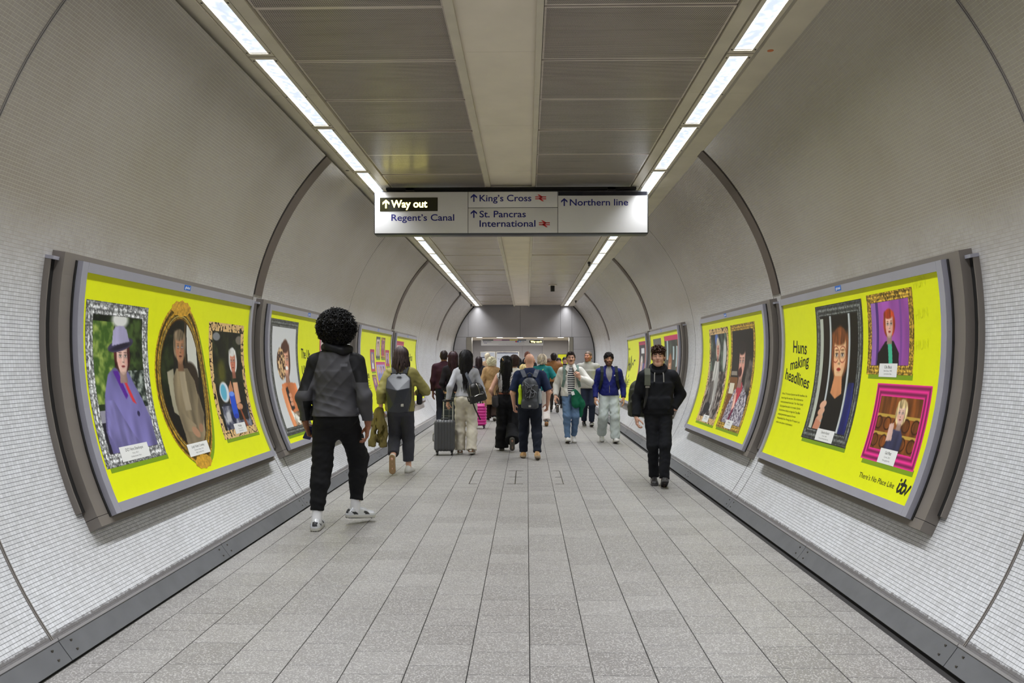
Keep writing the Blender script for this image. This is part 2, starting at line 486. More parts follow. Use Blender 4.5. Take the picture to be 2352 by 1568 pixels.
# small fixings on the trims
ORG = M('orange sticker', (190, 104, 50), .5); BLK = M('black plastic', (22, 22, 23), .4)
def ceil_pz(x, y): return (x, y, 3.664)
m = MB(); m.lathe([(.022, 0), (.022, -.002), (.002, -.0025)], 16); tag(m.build('round_sticker', ORG, None, (1.70, 5.53, 3.664)), 'small round orange sticker on the right ceiling trim', 'sticker')
m = MB(); m.lathe([(.020, 0), (.020, -.004), (.012, -.006)], 12); tag(m.build('blanking_plug', SCREW, None, (-2.03, 8.93, 3.664)), 'small dark oval plug on the left ceiling trim', 'plug')
for q, (x, y, lb) in enumerate([(-2.07, 24.6, 'tiny black nozzle on the left ceiling trim, halfway to the end wall'), (-2.07, 29.6, 'tiny black nozzle on the left ceiling trim, close to the end wall'), (1.35, 17.2, 'tiny black nozzle on the inner trim of the right light row'), (1.72, 27.9, 'tiny black nozzle on the right ceiling trim near the end wall')]):
    m = MB(); m.lathe([(.035, 0), (.035, -.03), (.018, -.05), (.018, -.09), (.004, -.095)], 12); tag(m.build('ceiling_nozzle', BLK, None, (x, y, 3.664)), lb, 'nozzle')
t = tag(empty('ceiling_sounder', (.735, 22.6, 3.69)), 'black box on a cream plate under the right ceiling panels', 'alarm box')
m = MB(); m.box((0, 0, -.008), (.24, .30, .016), bev=.004); m.build('mounting_plate', SLAB, t)
m = MB(); m.box((0, 0, -.10), (.115, .08, .17), bev=.012); m.build('case', BLK, t)

# ================================================================ FAR END
def slabmesh(mb, x0, x1, y0, y1, z0, z1, m=0): return mb.box(((x0 + x1) / 2, (y0 + y1) / 2, (z0 + z1) / 2), (x1 - x0, y1 - y0, z1 - z0), m)
wf = MB(); slabmesh(wf, -3.2, 2.9, YE + .03, YE + .2, 2.47, 4.6); slabmesh(wf, -3.2, -2.27, YE + .03, YE + .2, -.02, 2.47); slabmesh(wf, 1.745, 2.9, YE + .03, YE + .2, -.02, 2.47)
wall_far = tag(wf.build('wall_far', GAP), kind='structure')
for x0, x1, z0, z1 in ((-3.2, -2.262, 2.478, 4.4), (-2.254, -.26, 2.478, 4.4), (-.252, 1.30, 2.478, 4.4), (1.308, 1.74, 2.478, 4.4), (1.748, 2.9, 2.478, 4.4), (-3.2, -2.33, 0, 2.0), (-3.2, -2.33, 2.006, 2.47), (1.80, 2.9, 0, 2.0), (1.80, 2.9, 2.006, 2.47)):
    m = MB(); slabmesh(m, x0, x1, YE + .012, YE + .03, z0, z1); m.build('wall_panel', GREYW, wall_far)
for x0, x1 in ((-2.325, -2.115), (1.63, 1.785)):
    m = MB(); slabmesh(m, x0, x1, YE - .02, YE + .25, 0, 2.462); m.build('corner_post', STEEL, wall_far)
m = MB()
for a0, a1 in ((-38, 48), (132, 218)): arcbox(m, a0, a1, YE - .005, YE + .02, R + .03, R - .035, 30)
m.build('shadow_gap', GAP, wall_far)
wb = MB(); slabmesh(wb, -6, 6, 36.02, 36.2, -.02, 2.7)
wall_back = tag(wb.build('wall_back', GAP), kind='structure')
for x0, x1, mt in ((-6, -2.4, GREYD), (-2.394, -.2, GREYD), (-.194, .70, GREYD), (.706, 1.85, GREYW), (1.856, 6, GREYW)):
    m = MB(); slabmesh(m, x0, x1, 36.0, 36.02, 0, 2.6); m.build('wall_panel', mt, wall_back)
for nm, x in (('wall_passage_left', -6.1), ('wall_passage_right', 6.1)):
    m = MB(); slabmesh(m, x - .1, x + .1, YE, 36.2, -.02, 2.7); tag(m.build(nm, GREYW), kind='structure')
m = MB(); slabmesh(m, -6, 6, YE + .2, 36.2, 2.49, 2.6); tag(m.build('ceiling_passage', SLAB), kind='structure')
m = MB(); slabmesh(m, -3.4, 3.2, Y0 - .2, Y0, -.02, 4.6); tag(m.build('added_rear_wall', GREYW), kind='structure')  # unseen wall added to close the tunnel behind and keep it from darkening
DL = M('lit downlight', (255, 250, 240), .3, emit=4.0)
for i, x in enumerate((-1.86, -1.06, -.26, .53, 1.33)):
    t = tag(empty('downlight', (x, 31.25, 2.49)), f'{["leftmost", "second from left", "middle", "second from right", "rightmost"][i]} of five round downlights beyond the end opening', 'downlight', 'downlights beyond the end wall')
    m = MB(); m.lathe([(.17, 0), (.17, -.012), (.14, -.018), (.14, 0)], 24); m.build('rim', STEEL, t)
    m = MB(); m.lathe([(.139, -.004), (.139, -.016), (.1, -.022)], 24); m.build('lens', DL, t)
    for yy in ((1.0,) if i % 2 else (1.0, 3.2)):
        ld = bpy.data.lights.new('downlight_lamp', 'AREA'); ld.shape = 'DISK'; ld.size = .26; ld.energy = 50; ld.color = (1, .97, .92)
        lo = bpy.data.objects.new('downlight_lamp', ld); COL.objects.link(lo); lo.parent = t; lo.location = (0, yy - 1.0, -.03)
# ================================================================ FLAT PRINT: text, marks and pictures
def text2d(s, bold=0.0, align='LEFT', space=1.0):
    cu = bpy.data.curves.new('t', 'FONT'); cu.body = s; cu.size = 1.0; cu.offset = bold; cu.align_x = align; cu.space_character = space
    cu.fill_mode = 'FRONT'; cu.resolution_u = 4
    o = bpy.data.objects.new('t', cu); COL.objects.link(o)
    dg = bpy.context.evaluated_depsgraph_get()
    me = bpy.data.meshes.new_from_object(o.evaluated_get(dg))
    V = [(v.co.x, v.co.y) for v in me.vertices]; F = [tuple(p.vertices) for p in me.polygons]
    bpy.data.objects.remove(o); bpy.data.curves.remove(cu); bpy.data.meshes.remove(me)
    return V, F
CAPH = None
def text_fit(s, x0, x1, base, cap, bold=0.0, rot=0.0):
    """text scaled to run from x0 to x1 with capital height cap, baseline at base (y up)"""
    global CAPH
    if CAPH is None:
        V, F = text2d('H'); CAPH = max(v[1] for v in V)
    V, F = text2d(s, bold); a = min(v[0] for v in V); b = max(v[0] for v in V)
    kx = (x1 - x0) / (b - a); ky = cap / CAPH
    V = [((v[0] - a) * kx, v[1] * ky) for v in V]
    c, q = math.cos(rot), math.sin(rot)
    return [(x0 + v[0] * c - v[1] * q, base + v[0] * q + v[1] * c) for v in V], F
def poly2d(pts):
    tri = tessellate_polygon([[Vector((p[0], p[1], 0)) for p in pts]])
    return list(pts), [tuple(t) for t in tri]
def strokes2d(paths, w, n=10):
    """round-ended strokes through points, as flat polygons"""
    V = []; F = []
    for path in paths:
        P = [Vector((p[0], p[1])) for p in path]; k = len(V); N = len(P)
        for i, p in enumerate(P):
            d = (P[min(i + 1, N - 1)] - P[max(i - 1, 0)]); d = d.normalized() if d.length else Vector((1, 0)); q = Vector((-d.y, d.x)) * w / 2
            V += [tuple(p + q), tuple(p - q)]
        for i in range(N - 1): F.append((k + 2 * i, k + 2 * i + 1, k + 2 * i + 3, k + 2 * i + 2))
        for e in (P[0], P[-1]):
            k = len(V); V += [(e.x + w / 2 * math.cos(6.2832 * j / n), e.y + w / 2 * math.sin(6.2832 * j / n)) for j in range(n)]; F.append(tuple(range(k, k + n)))
    return V, F
def arrow_up(x, y, h):
    """underground style arrow: shaft and swept head; (x, y) is the foot's centre"""
    w = h * .16; a = h * .40
    return poly2d([(x - w / 2, y), (x + w / 2, y), (x + w / 2, y + h * .70), (x + a, y + h * .42), (x + a, y + h * .66), (x, y + h), (x - a, y + h * .66), (x - a, y + h * .42), (x - w / 2, y + h * .70)])
def rail_mark(x, y, w):
    """two bars crossed by a double arrow stroke; x, y is the lower left corner"""
    h = w * .62; V = []; F = []
    def add(p):
        k = len(V); a, f = poly2d(p); V.extend(a); F.extend(tuple(i + k for i in t) for t in f)
    b = h * .13
    for yy in (.30, .58): add([(x, y + h * yy), (x + w, y + h * yy), (x + w, y + h * yy + b), (x, y + h * yy + b)])
    s = w * .15
    add([(x + w * .20, y + h), (x + w * .20 + s, y + h), (x + w * .66, y + h * .70), (x + w * .66 - s * 1.3, y + h * .64)])
    add([(x + w * .62 - s * .2, y + h * .70), (x + w * .62 + s * .9, y + h * .64), (x + w * .36 + s * .4, y + h * .31), (x + w * .36 - s * .8, y + h * .37)])
    add([(x + w * .80, y), (x + w * .80 - s, y), (x + w * .34, y + h * .31), (x + w * .34 + s * 1.3, y + h * .37)])
    return V, F

# ---------------------------------------------------------------- hanging sign
SGN = M('glossy off white sign face', (232, 230, 229), .16, var=.02, vs=3)
SGF = M('dark grey sign case', (64, 66, 70), .35, metal=.4)
INK = M('navy sign lettering', (28, 30, 120), .35); REDI = M('red rail symbol', (214, 44, 48), .35)
LITBG = M('dark olive lit window', (48, 46, 26), .12)
LIT = M('lit yellow white lettering', (255, 240, 120), .4, emit=11.0)
SY = 9.75
def signpart(name, geo, mat, parent, y, th=0.0):
    V, F = geo; m = MB(); m.add([(v[0], y, v[1]) for v in V], F); return m.build(name, mat, parent)
def rect2(x0, x1, z0, z1): return ([(x0, z0), (x1, z0), (x1, z1), (x0, z1)], [(0, 1, 2, 3)])
sg = tag(empty('hanging_sign', (0, 0, 0)), 'long white hanging direction sign below the ceiling with a lit Way out box', 'sign')
m = MB(); m.box((-.1965, SY + .105, 3.337), (3.385, .19, .545), bev=.025); m.build('case', SGF, sg)
for x in (-1.45, 1.05):
    m = MB(); m.box((x, SY + .10, 3.63), (.10, .10, .06)); m.build('hanger', BLK, sg)
m = MB(); m.box((-.1965, SY + .10, 3.645), (3.10, .10, .03)); m.build('shade_bar', GAP, sg)  # black bar standing in for the fuzzy shadow above the sign
for x0, x1, z0, z1 in ((-1.873, -.725, 3.083, 3.592), (-.719, .379, 3.083, 3.392), (-.719, .379, 3.398, 3.592), (.385, 1.480, 3.083, 3.592)):
    m = MB(); m.box(((x0 + x1) / 2, SY + .003, (z0 + z1) / 2), (x1 - x0, .008, z1 - z0), bev=.002); m.build('face_panel', SGN, sg)
yt = SY - .0025
signpart('header_band', rect2(.387, 1.478, 3.540, 3.590), M('black header band', (24, 24, 34), .25), sg, yt)
win = MB(); win.box((-1.453, SY, 3.439), (.715, .012, .168)); win = win.build('lit_window', LITBG, sg)
yl = SY - .0075
signpart('lit_arrow', arrow_up(-1.735, 3.392, .105), LIT, win, yl)
signpart('lit_lettering', text_fit('Way out', -1.672, -1.225, 3.402, .088, .018), LIT, win, yl)
for s, x0, x1, b, c in (("Regent\u2019s Canal", -1.668, -.892, 3.237, .078), ("King\u2019s Cross", -.580, .058, 3.474, .078), ('St. Pancras', -.580, -.010, 3.277, .078), ('International', -.580, .108, 3.160, .078), ('Northern line', .530, 1.245, 3.418, .078)):
    signpart('lettering', text_fit(s, x0, x1, b, c, .012), INK, sg, yt)
for x, z in ((-.650, 3.468), (-.650, 3.270), (.462, 3.412)): signpart('arrow', arrow_up(x, z, .098), INK, sg, yt)
for x, z in ((.105, 3.472), (.150, 3.152)): signpart('rail_symbol', rail_mark(x, z, .135), REDI, sg, yt)

# sign beyond the far opening
sg2 = tag(empty('far_sign', (0, 0, 0)), 'white direction sign with coloured line bands hanging beyond the end opening', 'sign')
FY = 30.95; zb, zt = 2.150, 2.385
m = MB(); m.box((-.57, FY + .07, 2.268), (2.43, .13, .25), bev=.01); m.build('case', SGF, sg2)
m = MB(); m.box((-.57, FY, 2.268), (2.41, .01, .235)); m.build('face_panel', SGN, sg2)
y2 = FY - .007
for x0, x1, c in ((-1.72, -1.30, (40, 38, 48)), (-1.30, -.97, (232, 160, 190)), (-.97, -.66, (120, 40, 100)), (-.66, -.34, (226, 206, 60)), (-.34, -.02, (44, 50, 70))):
    signpart('line_band', rect2(x0, x1, 2.350, 2.384), M('band %d %d %d' % c, c, .4), sg2, y2)
signpart('lettering', text_fit('Northern', -1.66, -1.38, 2.287, .038, .01), INK, sg2, y2)
signpart('lettering', text_fit('line', -1.66, -1.55, 2.232, .038, .01), INK, sg2, y2)
V, F = poly2d([(-1.70, 2.305), (-1.672, 2.33), (-1.672, 2.28)]); signpart('arrow', (V, F), INK, sg2, y2)
signpart('lettering', text_fit('Metropolitan, Hammersmith & City and Circle lines', -1.10, -.10, 2.195, .016), INK, sg2, y2)
for x, c in ((-.44, (200, 60, 60)), (-.37, (50, 110, 200)), (-.28, (170, 190, 220))): signpart('symbol', rect2(x, x + .06, 2.28, 2.335), M('symbol %d %d %d' % c, c, .4), sg2, y2)
signpart('lettering', text_fit('Lifts', -.20, -.09, 2.285, .04), INK, sg2, y2)
w2 = MB(); w2.box((.355, FY - .008, 2.300), (.50, .010, .100)); w2 = w2.build('lit_window', LITBG, sg2)
signpart('lit_lettering', text_fit('Way out', .155, .50, 2.276, .052, .02), LIT, w2, FY - .0145)
signpart('lit_arrow', ([(.585, 2.30), (.545, 2.335), (.545, 2.31), (.515, 2.31), (.515, 2.29), (.545, 2.29), (.545, 2.265)], [(0, 1, 2, 3, 4, 5, 6)]), LIT, w2, FY - .0145)
# maps and a yellow bill on the back wall
MAPW = M('white map print', (186, 194, 210), .35); MAPB = M('dark blue map header', (40, 44, 80), .4)
for x0, x1, z0, z1, hx, hz, lb in ((-2.10, -1.42, .95, 1.98, .62, 1.72, 'narrow white line diagram board left of the wide map'), (-1.38, -.35, .95, 1.98, .95, 1.93, 'wide white map board with a dark blue header on the far wall')):
    t = tag(empty('wall_map', ((x0 + x1) / 2, 35.98, 0)), lb, 'map board')
    m = MB(); m.box((0, 0, (z0 + z1) / 2), (x1 - x0, .03, z1 - z0)); m.build('frame', STEEL, t)
    m = MB(); m.box((0, -.017, (z0 + z1) / 2), (x1 - x0 - .05, .006, z1 - z0 - .05)); sh = m.build('sheet', MAPW, t)
    m = MB(); m.box((0, -.021, hz), ((x1 - x0) * .92, .003, .045)); m.build('header_band', MAPB, sh)
    rng = random.Random(3); m = MB()
    for q in range(9):
        x = rng.uniform(-.4, .4) * (x1 - x0); m.box((x, -.021, rng.uniform(z0 + .15, z1 - .2)), (rng.uniform(.05, .2), .002, .012))
    m.build('line_diagram', MAPB, sh)
t = tag(empty('yellow_bill', (1.62, 35.98, 0)), 'yellow poster on the far wall behind the crowd, right of the opening', 'poster')
m = MB(); m.box((0, 0, 1.55), (.46, .03, .66)); m.build('frame', SGF, t)
YEL = None

# ---------------------------------------------------------------- picture painting (numpy, printed as vertex colours)
def _up(a, ny, nx):
    y = np.linspace(0, a.shape[0] - 1.001, ny); x = np.linspace(0, a.shape[1] - 1.001, nx)
    yi = y.astype(int); xi = x.astype(int); fy = (y - yi)[:, None]; fx = (x - xi)[None]
    fy = fy * fy * (3 - 2 * fy); fx = fx * fx * (3 - 2 * fx)
    return (a[yi][:, xi] * (1 - fx) + a[yi][:, xi + 1] * fx) * (1 - fy) + (a[yi + 1][:, xi] * (1 - fx) + a[yi + 1][:, xi + 1] * fx) * fy
class Cv:
    def __init__(s, w, h, tex, bg=(128, 128, 128), seed=1):
        s.w, s.h = w, h; s.nx = max(4, int(w / tex)); s.ny = max(4, int(h / tex)); s.r = np.random.RandomState(seed)
        s.Y, s.X = np.meshgrid(np.linspace(0, 1, s.ny), np.linspace(0, 1, s.nx), indexing='ij')
        s.C = np.ones((s.ny, s.nx, 3)) * np.array(bg, float)
    def noise(s, size, oct=2, stretch=1.):
        o = 0; a = 1.; t = 0
        for k in range(oct):
            gx = max(2, int(s.w / size * 2 ** k) + 2); gy = max(2, int(s.h / size / stretch * 2 ** k) + 2)
            o = o + a * _up(s.r.rand(gy, gx), s.ny, s.nx); t += a; a *= .55
        return o / t
    def blend(s, m, c):
        m = np.clip(m, 0, 1)[..., None]; s.C = s.C * (1 - m) + (c if isinstance(c, np.ndarray) else np.array(c, float)) * m; return s
    def ellm(s, cx, cy, rx, ry, soft=.12, rot=0.):
        dx = (s.X - cx) * s.w; dy = (s.Y - cy) * s.h; c, q = math.cos(rot), math.sin(rot)
        d = np.hypot((dx * c + dy * q) / (rx * s.w), (-dx * q + dy * c) / (ry * s.h)); return np.clip((1 - d) / soft + .5, 0, 1)
    def ell(s, cx, cy, rx, ry, c, soft=.12, rot=0., a=1.): return s.blend(s.ellm(cx, cy, rx, ry, soft, rot) * a, c)
    def polym(s, pts):
        m = np.zeros(s.X.shape, bool); n = len(pts)
        for i in range(n):
            (xa, ya), (xb, yb) = pts[i], pts[(i + 1) % n]
            if ya == yb: continue
            m ^= ((ya > s.Y) != (yb > s.Y)) & (s.X < (xb - xa) * (s.Y - ya) / (yb - ya) + xa)
        f = m.astype(float)
        f[1:-1, 1:-1] = (f[1:-1, 1:-1] * 2 + f[:-2, 1:-1] + f[2:, 1:-1] + f[1:-1, :-2] + f[1:-1, 2:]) / 6; return f
    def poly(s, pts, c, a=1.): return s.blend(s.polym(pts) * a, c)
    def rect(s, x0, y0, x1, y1, c, a=1.): return s.blend(((s.X >= x0) & (s.X <= x1) & (s.Y >= y0) & (s.Y <= y1)) * a, c)
    def cloth(s, pts, c, amp=.35, size=.12, stretch=3.):
        n = s.noise(size, 2, stretch)[..., None]; return s.blend(s.polym(pts), np.clip(np.array(c, float) * (1 + amp * (n - .5) * 2), 0, 255))
    def foliage(s, x0, y0, x1, y1, dark, light, size=.05):
        m = ((s.X >= x0) & (s.X <= x1) & (s.Y >= y0) & (s.Y <= y1)).astype(float); n = np.clip((s.noise(size, 3) - .35) * 2.4, 0, 1)[..., None]
        return s.blend(m, np.array(dark, float) * (1 - n) + np.array(light, float) * n)
    def face(s, cx, cy, k, skin=(224, 172, 146), hair=(60, 40, 30), hs=1.25, hl=1.0, lips=(176, 60, 60), turn=0.):
        """plain generic face: k is half the face height as a share of the picture's height"""
        kx = k * s.h / s.w * .74; sk = np.array(skin, float); r = s.r
        n = s.noise(.012, 2, 7.)[..., None]; hc = np.clip(np.array(hair, float) * (.55 + .95 * n), 0, 255)
        n2 = s.noise(.05, 2)[..., None]; lx = (s.X - cx) / kx; ly = (s.Y - cy) / k
        shade = np.clip(1.04 - .30 * np.clip(lx - .15 + turn * .4, 0, 1.3) ** 1.3 - .12 * np.clip(-lx - .5, 0, 1) - .10 * np.clip(ly - .35, 0, 1), .45, 1.1)[..., None]
        sc = np.clip(sk * shade * (.95 + .10 * n2), 0, 255)
        s.blend(s.ellm(cx, cy - k * .12 + k * .3 * (hl - 1), kx * hs, k * 1.12 * hl, .14), hc)
        s.blend(s.polym([(cx - kx * .46, cy + k * .45), (cx + kx * .46, cy + k * .45), (cx + kx * .58, cy + k * 1.5), (cx - kx * .58, cy + k * 1.5)]), np.clip(sc * .74, 0, 255))
        s.blend(np.maximum(s.ellm(cx, cy - k * .20, kx, k * .80, .14), s.ellm(cx + turn * kx * .1, cy + k * .16, kx * .80, k * .84, .14)), sc)
        for q in (-1, 1): s.ell(cx + turn * kx * .3 + q * kx * .52, cy + k * .26, kx * .30, k * .20, tuple(np.clip(sk * (1.0, .80, .78), 0, 255)), 1.4, 0, .45)
        s.blend(s.ellm(cx - kx * .12, cy - k * .82, kx * 1.04, k * .36, .35), hc)
        for q in (-1, 1): s.blend(s.ellm(cx + q * kx * 1.02, cy - k * .25, kx * .20, k * .75, .6), hc)
        for q in (-1, 1):
            x = cx + turn * kx * .35 + q * kx * .40
            s.ell(x, cy - k * .07, kx * .27, k * .13, tuple(sk * .66), .9, 0, .75); s.ell(x, cy - k * .06, kx * .18, k * .060, (226, 218, 212), .4); s.ell(x, cy - k * .065, kx * .085, k * .062, (46, 36, 32), .5)
            s.ell(x, cy - k * .125, kx * .20, k * .020, (50, 34, 30), .8, 0, .8); s.ell(x, cy - k * .27, kx * .25, k * .035, tuple(np.array(hair) * .8), .9, 0, .75)
        nx = cx + turn * kx * .45; s.ell(nx + kx * .10, cy + k * .10, kx * .09, k * .24, tuple(sk * .74), 1.2, 0, .6); s.ell(nx - kx * .03, cy + k * .05, kx * .05, k * .26, tuple(np.clip(sk * 1.10, 0, 255)), 1.4, 0, .6); s.ell(nx, cy + k * .29, kx * .17, k * .045, tuple(sk * .58), .9, 0, .7)
        mx = cx + turn * kx * .3; s.ell(mx, cy + k * .535, kx * .28, k * .075, lips, .5); s.ell(mx, cy + k * .53, kx * .26, k * .014, tuple(np.array(lips) * .45), .8, 0, .8); s.ell(mx, cy + k * .66, kx * .22, k * .03, tuple(sk * .78), 1.2, 0, .5)
        s.ell(mx, cy + k * .92, kx * .5, k * .07, tuple(sk * .7), 1.2, 0, .4)
        return s
    def frame(s, kind, b):
        """ornate border of width b metres"""
        dx = np.minimum(s.X, 1 - s.X) * s.w; dy = np.minimum(s.Y, 1 - s.Y) * s.h; d = np.minimum(dx, dy)
        m = (d < b).astype(float); t = np.clip(d / b, 0, 1)
        n = s.noise(.022, 2); orn = np.clip(np.abs(n - .5) * 5, 0, 1)
        prof = .72 + .28 * np.cos(t * 6.28 * 2.2) ; prof = np.where((t < .07) | (t > .93), .35, prof)
        if kind == 'silver': c = np.array((232, 234, 232.)); k = (.35 + .65 * prof) * (.42 + .75 * orn)
        elif kind == 'pewter': c = np.array((122, 126, 122.)); k = prof * (.65 + .6 * orn)
        elif kind == 'gold': c = np.array((238, 188, 70.)); k = (.3 + .7 * prof) * (.40 + .78 * orn)
        elif kind == 'pink': c = np.array((242, 52, 150.)); k = .78 + .25 * np.cos(t * 12.5)
        elif kind == 'rose': c = np.array((206, 40, 96.)); k = .85 + .15 * np.cos(t * 9)
        elif kind == 'leopard':
            k = 1.; q = s.noise(.034, 1); r = s.noise(.02, 1); sp = ((np.abs(q - .52) < .11) & (r > .33))
            c = np.where(sp[..., None], np.array((34, 24, 20.)), np.array((224, 186, 128.)))
        elif kind == 'wood': c = np.array((150, 84, 44.)); k = .8 + .3 * s.noise(.03, 2, .2)
        else: c = np.array((232, 190, 176.)); k = 1.
        col = c * (k[..., None] if isinstance(k, np.ndarray) else k) * np.ones((s.ny, s.nx, 3))
        return s.blend(m, np.clip(col, 0, 255))
def mat_print():
    m, t, b = newmat('printed picture')
    a = t.new('ShaderNodeAttribute', attribute_name='Col'); t.link(a.outputs['Color'], b.inputs['Base Color'])
    b.inputs['Roughness'].default_value = .38; b.inputs['Specular IOR Level'].default_value = .35
    return m
PRINT = mat_print()
def mat_yellow():
    m, t, b = newmat('acid yellow poster paper')
    co = t.new('ShaderNodeNewGeometry').outputs['Position']
    n = t.noise(co, 9, 3); n2 = t.noise(co, 1.2, 2)
    c = t.mix(t.math('MULTIPLY', t.ramp(n, .52, .6), .10), lin((232, 238, 18)), lin((210, 216, 6)))
    c = t.mix(t.math('MULTIPLY', n2, .15), c, lin((222, 226, 30)))
    t.link(c, b.inputs['Base Color']); b.inputs['Roughness'].default_value = .42; b.inputs['Specular IOR Level'].default_value = .35
    t.link(t.bump(t.noise(co, 3, 3), .06, .01), b.inputs['Normal'])
    return m
YEL = mat_yellow()
m = MB(); m.box((0, -.018, 1.55), (.42, .006, .62)); m.build('sheet', YEL, bpy.data.objects['yellow_bill'])
# ================================================================ POSTER PANELS
RS = R - .10
INKB = M('black poster ink', (26, 30, 24), .5); SHAD = M('printed olive shadow', (128, 160, 20), .45); PLATE = M('printed white caption', (236, 236, 232), .4)
INKF = M('faded poster ink', (86, 92, 20), .5)
RAIL = M('lavender grey poster rail', (168, 167, 178), .36, metal=.25, var=.04, vs=4); BOX = M('brown grey poster box', (118, 111, 104), .42, var=.05, vs=2)
GLB = M('blue owner sticker', (20, 104, 200), .4); WHI = M('white print', (240, 240, 240), .4); GUM = M('printed gum pink', (206, 40, 96), .45)
class Poster:
    def __init__(s, side, y0, y1, label):
        s.side, s.y0, s.y1 = side, y0, y1; s.W = y1 - y0; s.H = 1.464
        s.t = tag(empty('poster_panel', tp(172.55 if side == 'L' else 7.35, y0, R)), label, 'poster', 'yellow poster panels along the tunnel')
        s.inv = Matrix.Translation(-s.t.location)
        aT = 172.55 if side == 'L' else 7.35; dg = 1 if side == 'L' else -1
        A = lambda v: aT + dg * math.degrees(v / RS)
        s.A = A
        def part(nm, f, mats, par=None):
            m = MB(); f(m); m.v = [tuple(s.inv @ Vector(q)) for q in m.v]; return m.build(nm, mats, par or s.t)
        s.part = part
        H = s.H
        part('backing_box', lambda m: arcbox(m, A(-.095), A(H + .035), y0 - .20, y1 + .10, R + .005, R - .076, 12), BOX)
        part('box_foot', lambda m: arcbox(m, A(H + .038), A(H + .098), y0 - .20, y1 + .10, R + .005, R - .077, 2), BOX)
        part('side_channel', lambda m: (arcbox(m, A(-.04), A(H - .02), y0 - .255, y0 - .20, R + .005, R - .022, 12, 0), arcbox(m, A(-.04), A(H - .02), y0 - .263, y0 - .255, R + .005, R - .034, 12, 2), arcbox(m, A(-.06), A(-.04), y0 - .265, y0 - .205, R + .005, R - .05, 1, 1)), [GAP, RAIL, BOX])
        part('shadow_gap', lambda m: arcbox(m, A(-.06), A(H + .06), y0 - .082, y1 + .075, R - .07, R - .083, 12), GAP)  # black strip stands in for the shade under the frame's overhang
        part('frame_rail', lambda m: arcbox(m, A(-.062), A(0), y0, y1, R - .083, R - .116, 2), RAIL)
        part('frame_rail', lambda m: arcbox(m, A(H), A(H + .062), y0, y1, R - .083, R - .116, 2), RAIL)
        part('frame_rail', lambda m: arcbox(m, A(-.062), A(H + .062), y0 - .066, y0 - .002, R - .083, R - .116, 14), RAIL)
        part('frame_rail', lambda m: arcbox(m, A(-.062), A(H + .062), y1 + .002, y1 + .060, R - .083, R - .116, 14), RAIL)
        s.sheet = part('sheet', lambda m: arcbox(m, A(-.003), A(H + .003), y0 - .003, y1 + .003, R - .085, RS, 24), YEL)
        s.flat('owner_sticker', rect2(1.38, 1.50, .018, .060), GLB, .0168, s.t, up=True); s.flat('owner_lettering', text_fit('global', 1.395, 1.485, .030, .020, .02), WHI, .0174, s.t, up=True)
    def P(s, u, v, off):
        a = s.A(v); y = s.y0 + u if s.side == 'L' else s.y1 - u
        return s.inv @ tp(a, y, RS - off)
    def flat(s, nm, geo, mat, off=.0012, par=None, up=False):
        """flat print bent to the sheet; geo in (u, height above the sheet's foot) or, with up, above its head"""
        V, F = geo; H = 0 if up else s.H; m = MB(); m.add([s.P(v[0], H - v[1], off) for v in V], F); return m.build(nm, mat, par or s.sheet)
    def text(s, t, u0, u1, v, cap, bold=0., rot=0., mat=None, off=.0012): return s.flat('printed_text', text_fit(t, u0, u1, s.H - v, cap, bold, rot), mat or INKB, off)
    def picture(s, cv, u0, v0, oval=False, off=.001):
        """vertex-coloured print; returns the picture part"""
        w, h = cv.w, cv.h; nx, ny = cv.nx, cv.ny
        us = u0 + np.linspace(0, w, nx); vs = v0 + np.linspace(0, h, ny)
        aT = 172.55 if s.side == 'L' else 7.35; d = 1 if s.side == 'L' else -1
        a = np.radians(aT) + d * vs / RS; r = RS - off; L = s.t.location
        Vx = XC + r * np.cos(a) - L.x; Vz = ZC + r * np.sin(a) - L.z; Vy = (s.y0 + us if s.side == 'L' else s.y1 - us) - L.y
        V = np.empty((ny, nx, 3)); V[..., 0] = Vx[:, None]; V[..., 1] = Vy[None]; V[..., 2] = Vz[:, None]
        i = (np.arange(ny - 1)[:, None] * nx + np.arange(nx - 1)[None]).ravel(); F = np.stack([i, i + 1, i + nx + 1, i + nx], 1)
        if oval:
            cx = (cv.X - .5) * 2; cy = (cv.Y - .5) * 2; ok = (cx ** 2 + cy ** 2 < 1).ravel(); F = F[ok[F].all(1)]
        me = np_mesh('printed_picture', V.reshape(-1, 3), F, [PRINT])
        c = np.clip(cv.C / 255., 0, 1); c = np.where(c <= .04045, c / 12.92, ((c + .055) / 1.055) ** 2.4)
        at = me.color_attributes.new('Col', 'FLOAT_COLOR', 'POINT'); at.data.foreach_set('color', np.concatenate([c, np.ones((ny, nx, 1))], 2).astype(np.float32).ravel())
        o = link('printed_picture', me, s.sheet)
        if not oval: s.flat('printed_shadow', rect2(u0 + .035, u0 + w + .01, s.H - v0 - h - .032, s.H - v0 - h + .01), SHAD, .0005)
        else: s.flat('printed_shadow', poly2d([(u0 + w / 2 + .03 + w / 2 * math.cos(k * .1309), s.H - v0 - h / 2 - .025 - h / 2 * math.sin(k * .1309)) for k in range(48)]), SHAD, .0005)
        return o
    def caption(s, u0, u1, v0, v1, lines):
        s.flat('printed_caption', rect2(u0, u1, s.H - v1, s.H - v0), PLATE, .0022); h = v1 - v0; w = u1 - u0
        for i, (t, f) in enumerate(lines):
            cap = h * (.20, .11, .11)[i]; uc = (u0 + u1) / 2; s.text(t, uc - w * f / 2, uc + w * f / 2, v0 + h * (.36, .60, .82)[i], cap, .0, 0, INKB if i == 0 else M('grey caption ink', (120, 120, 118), .5), .0028)
TX = .0052
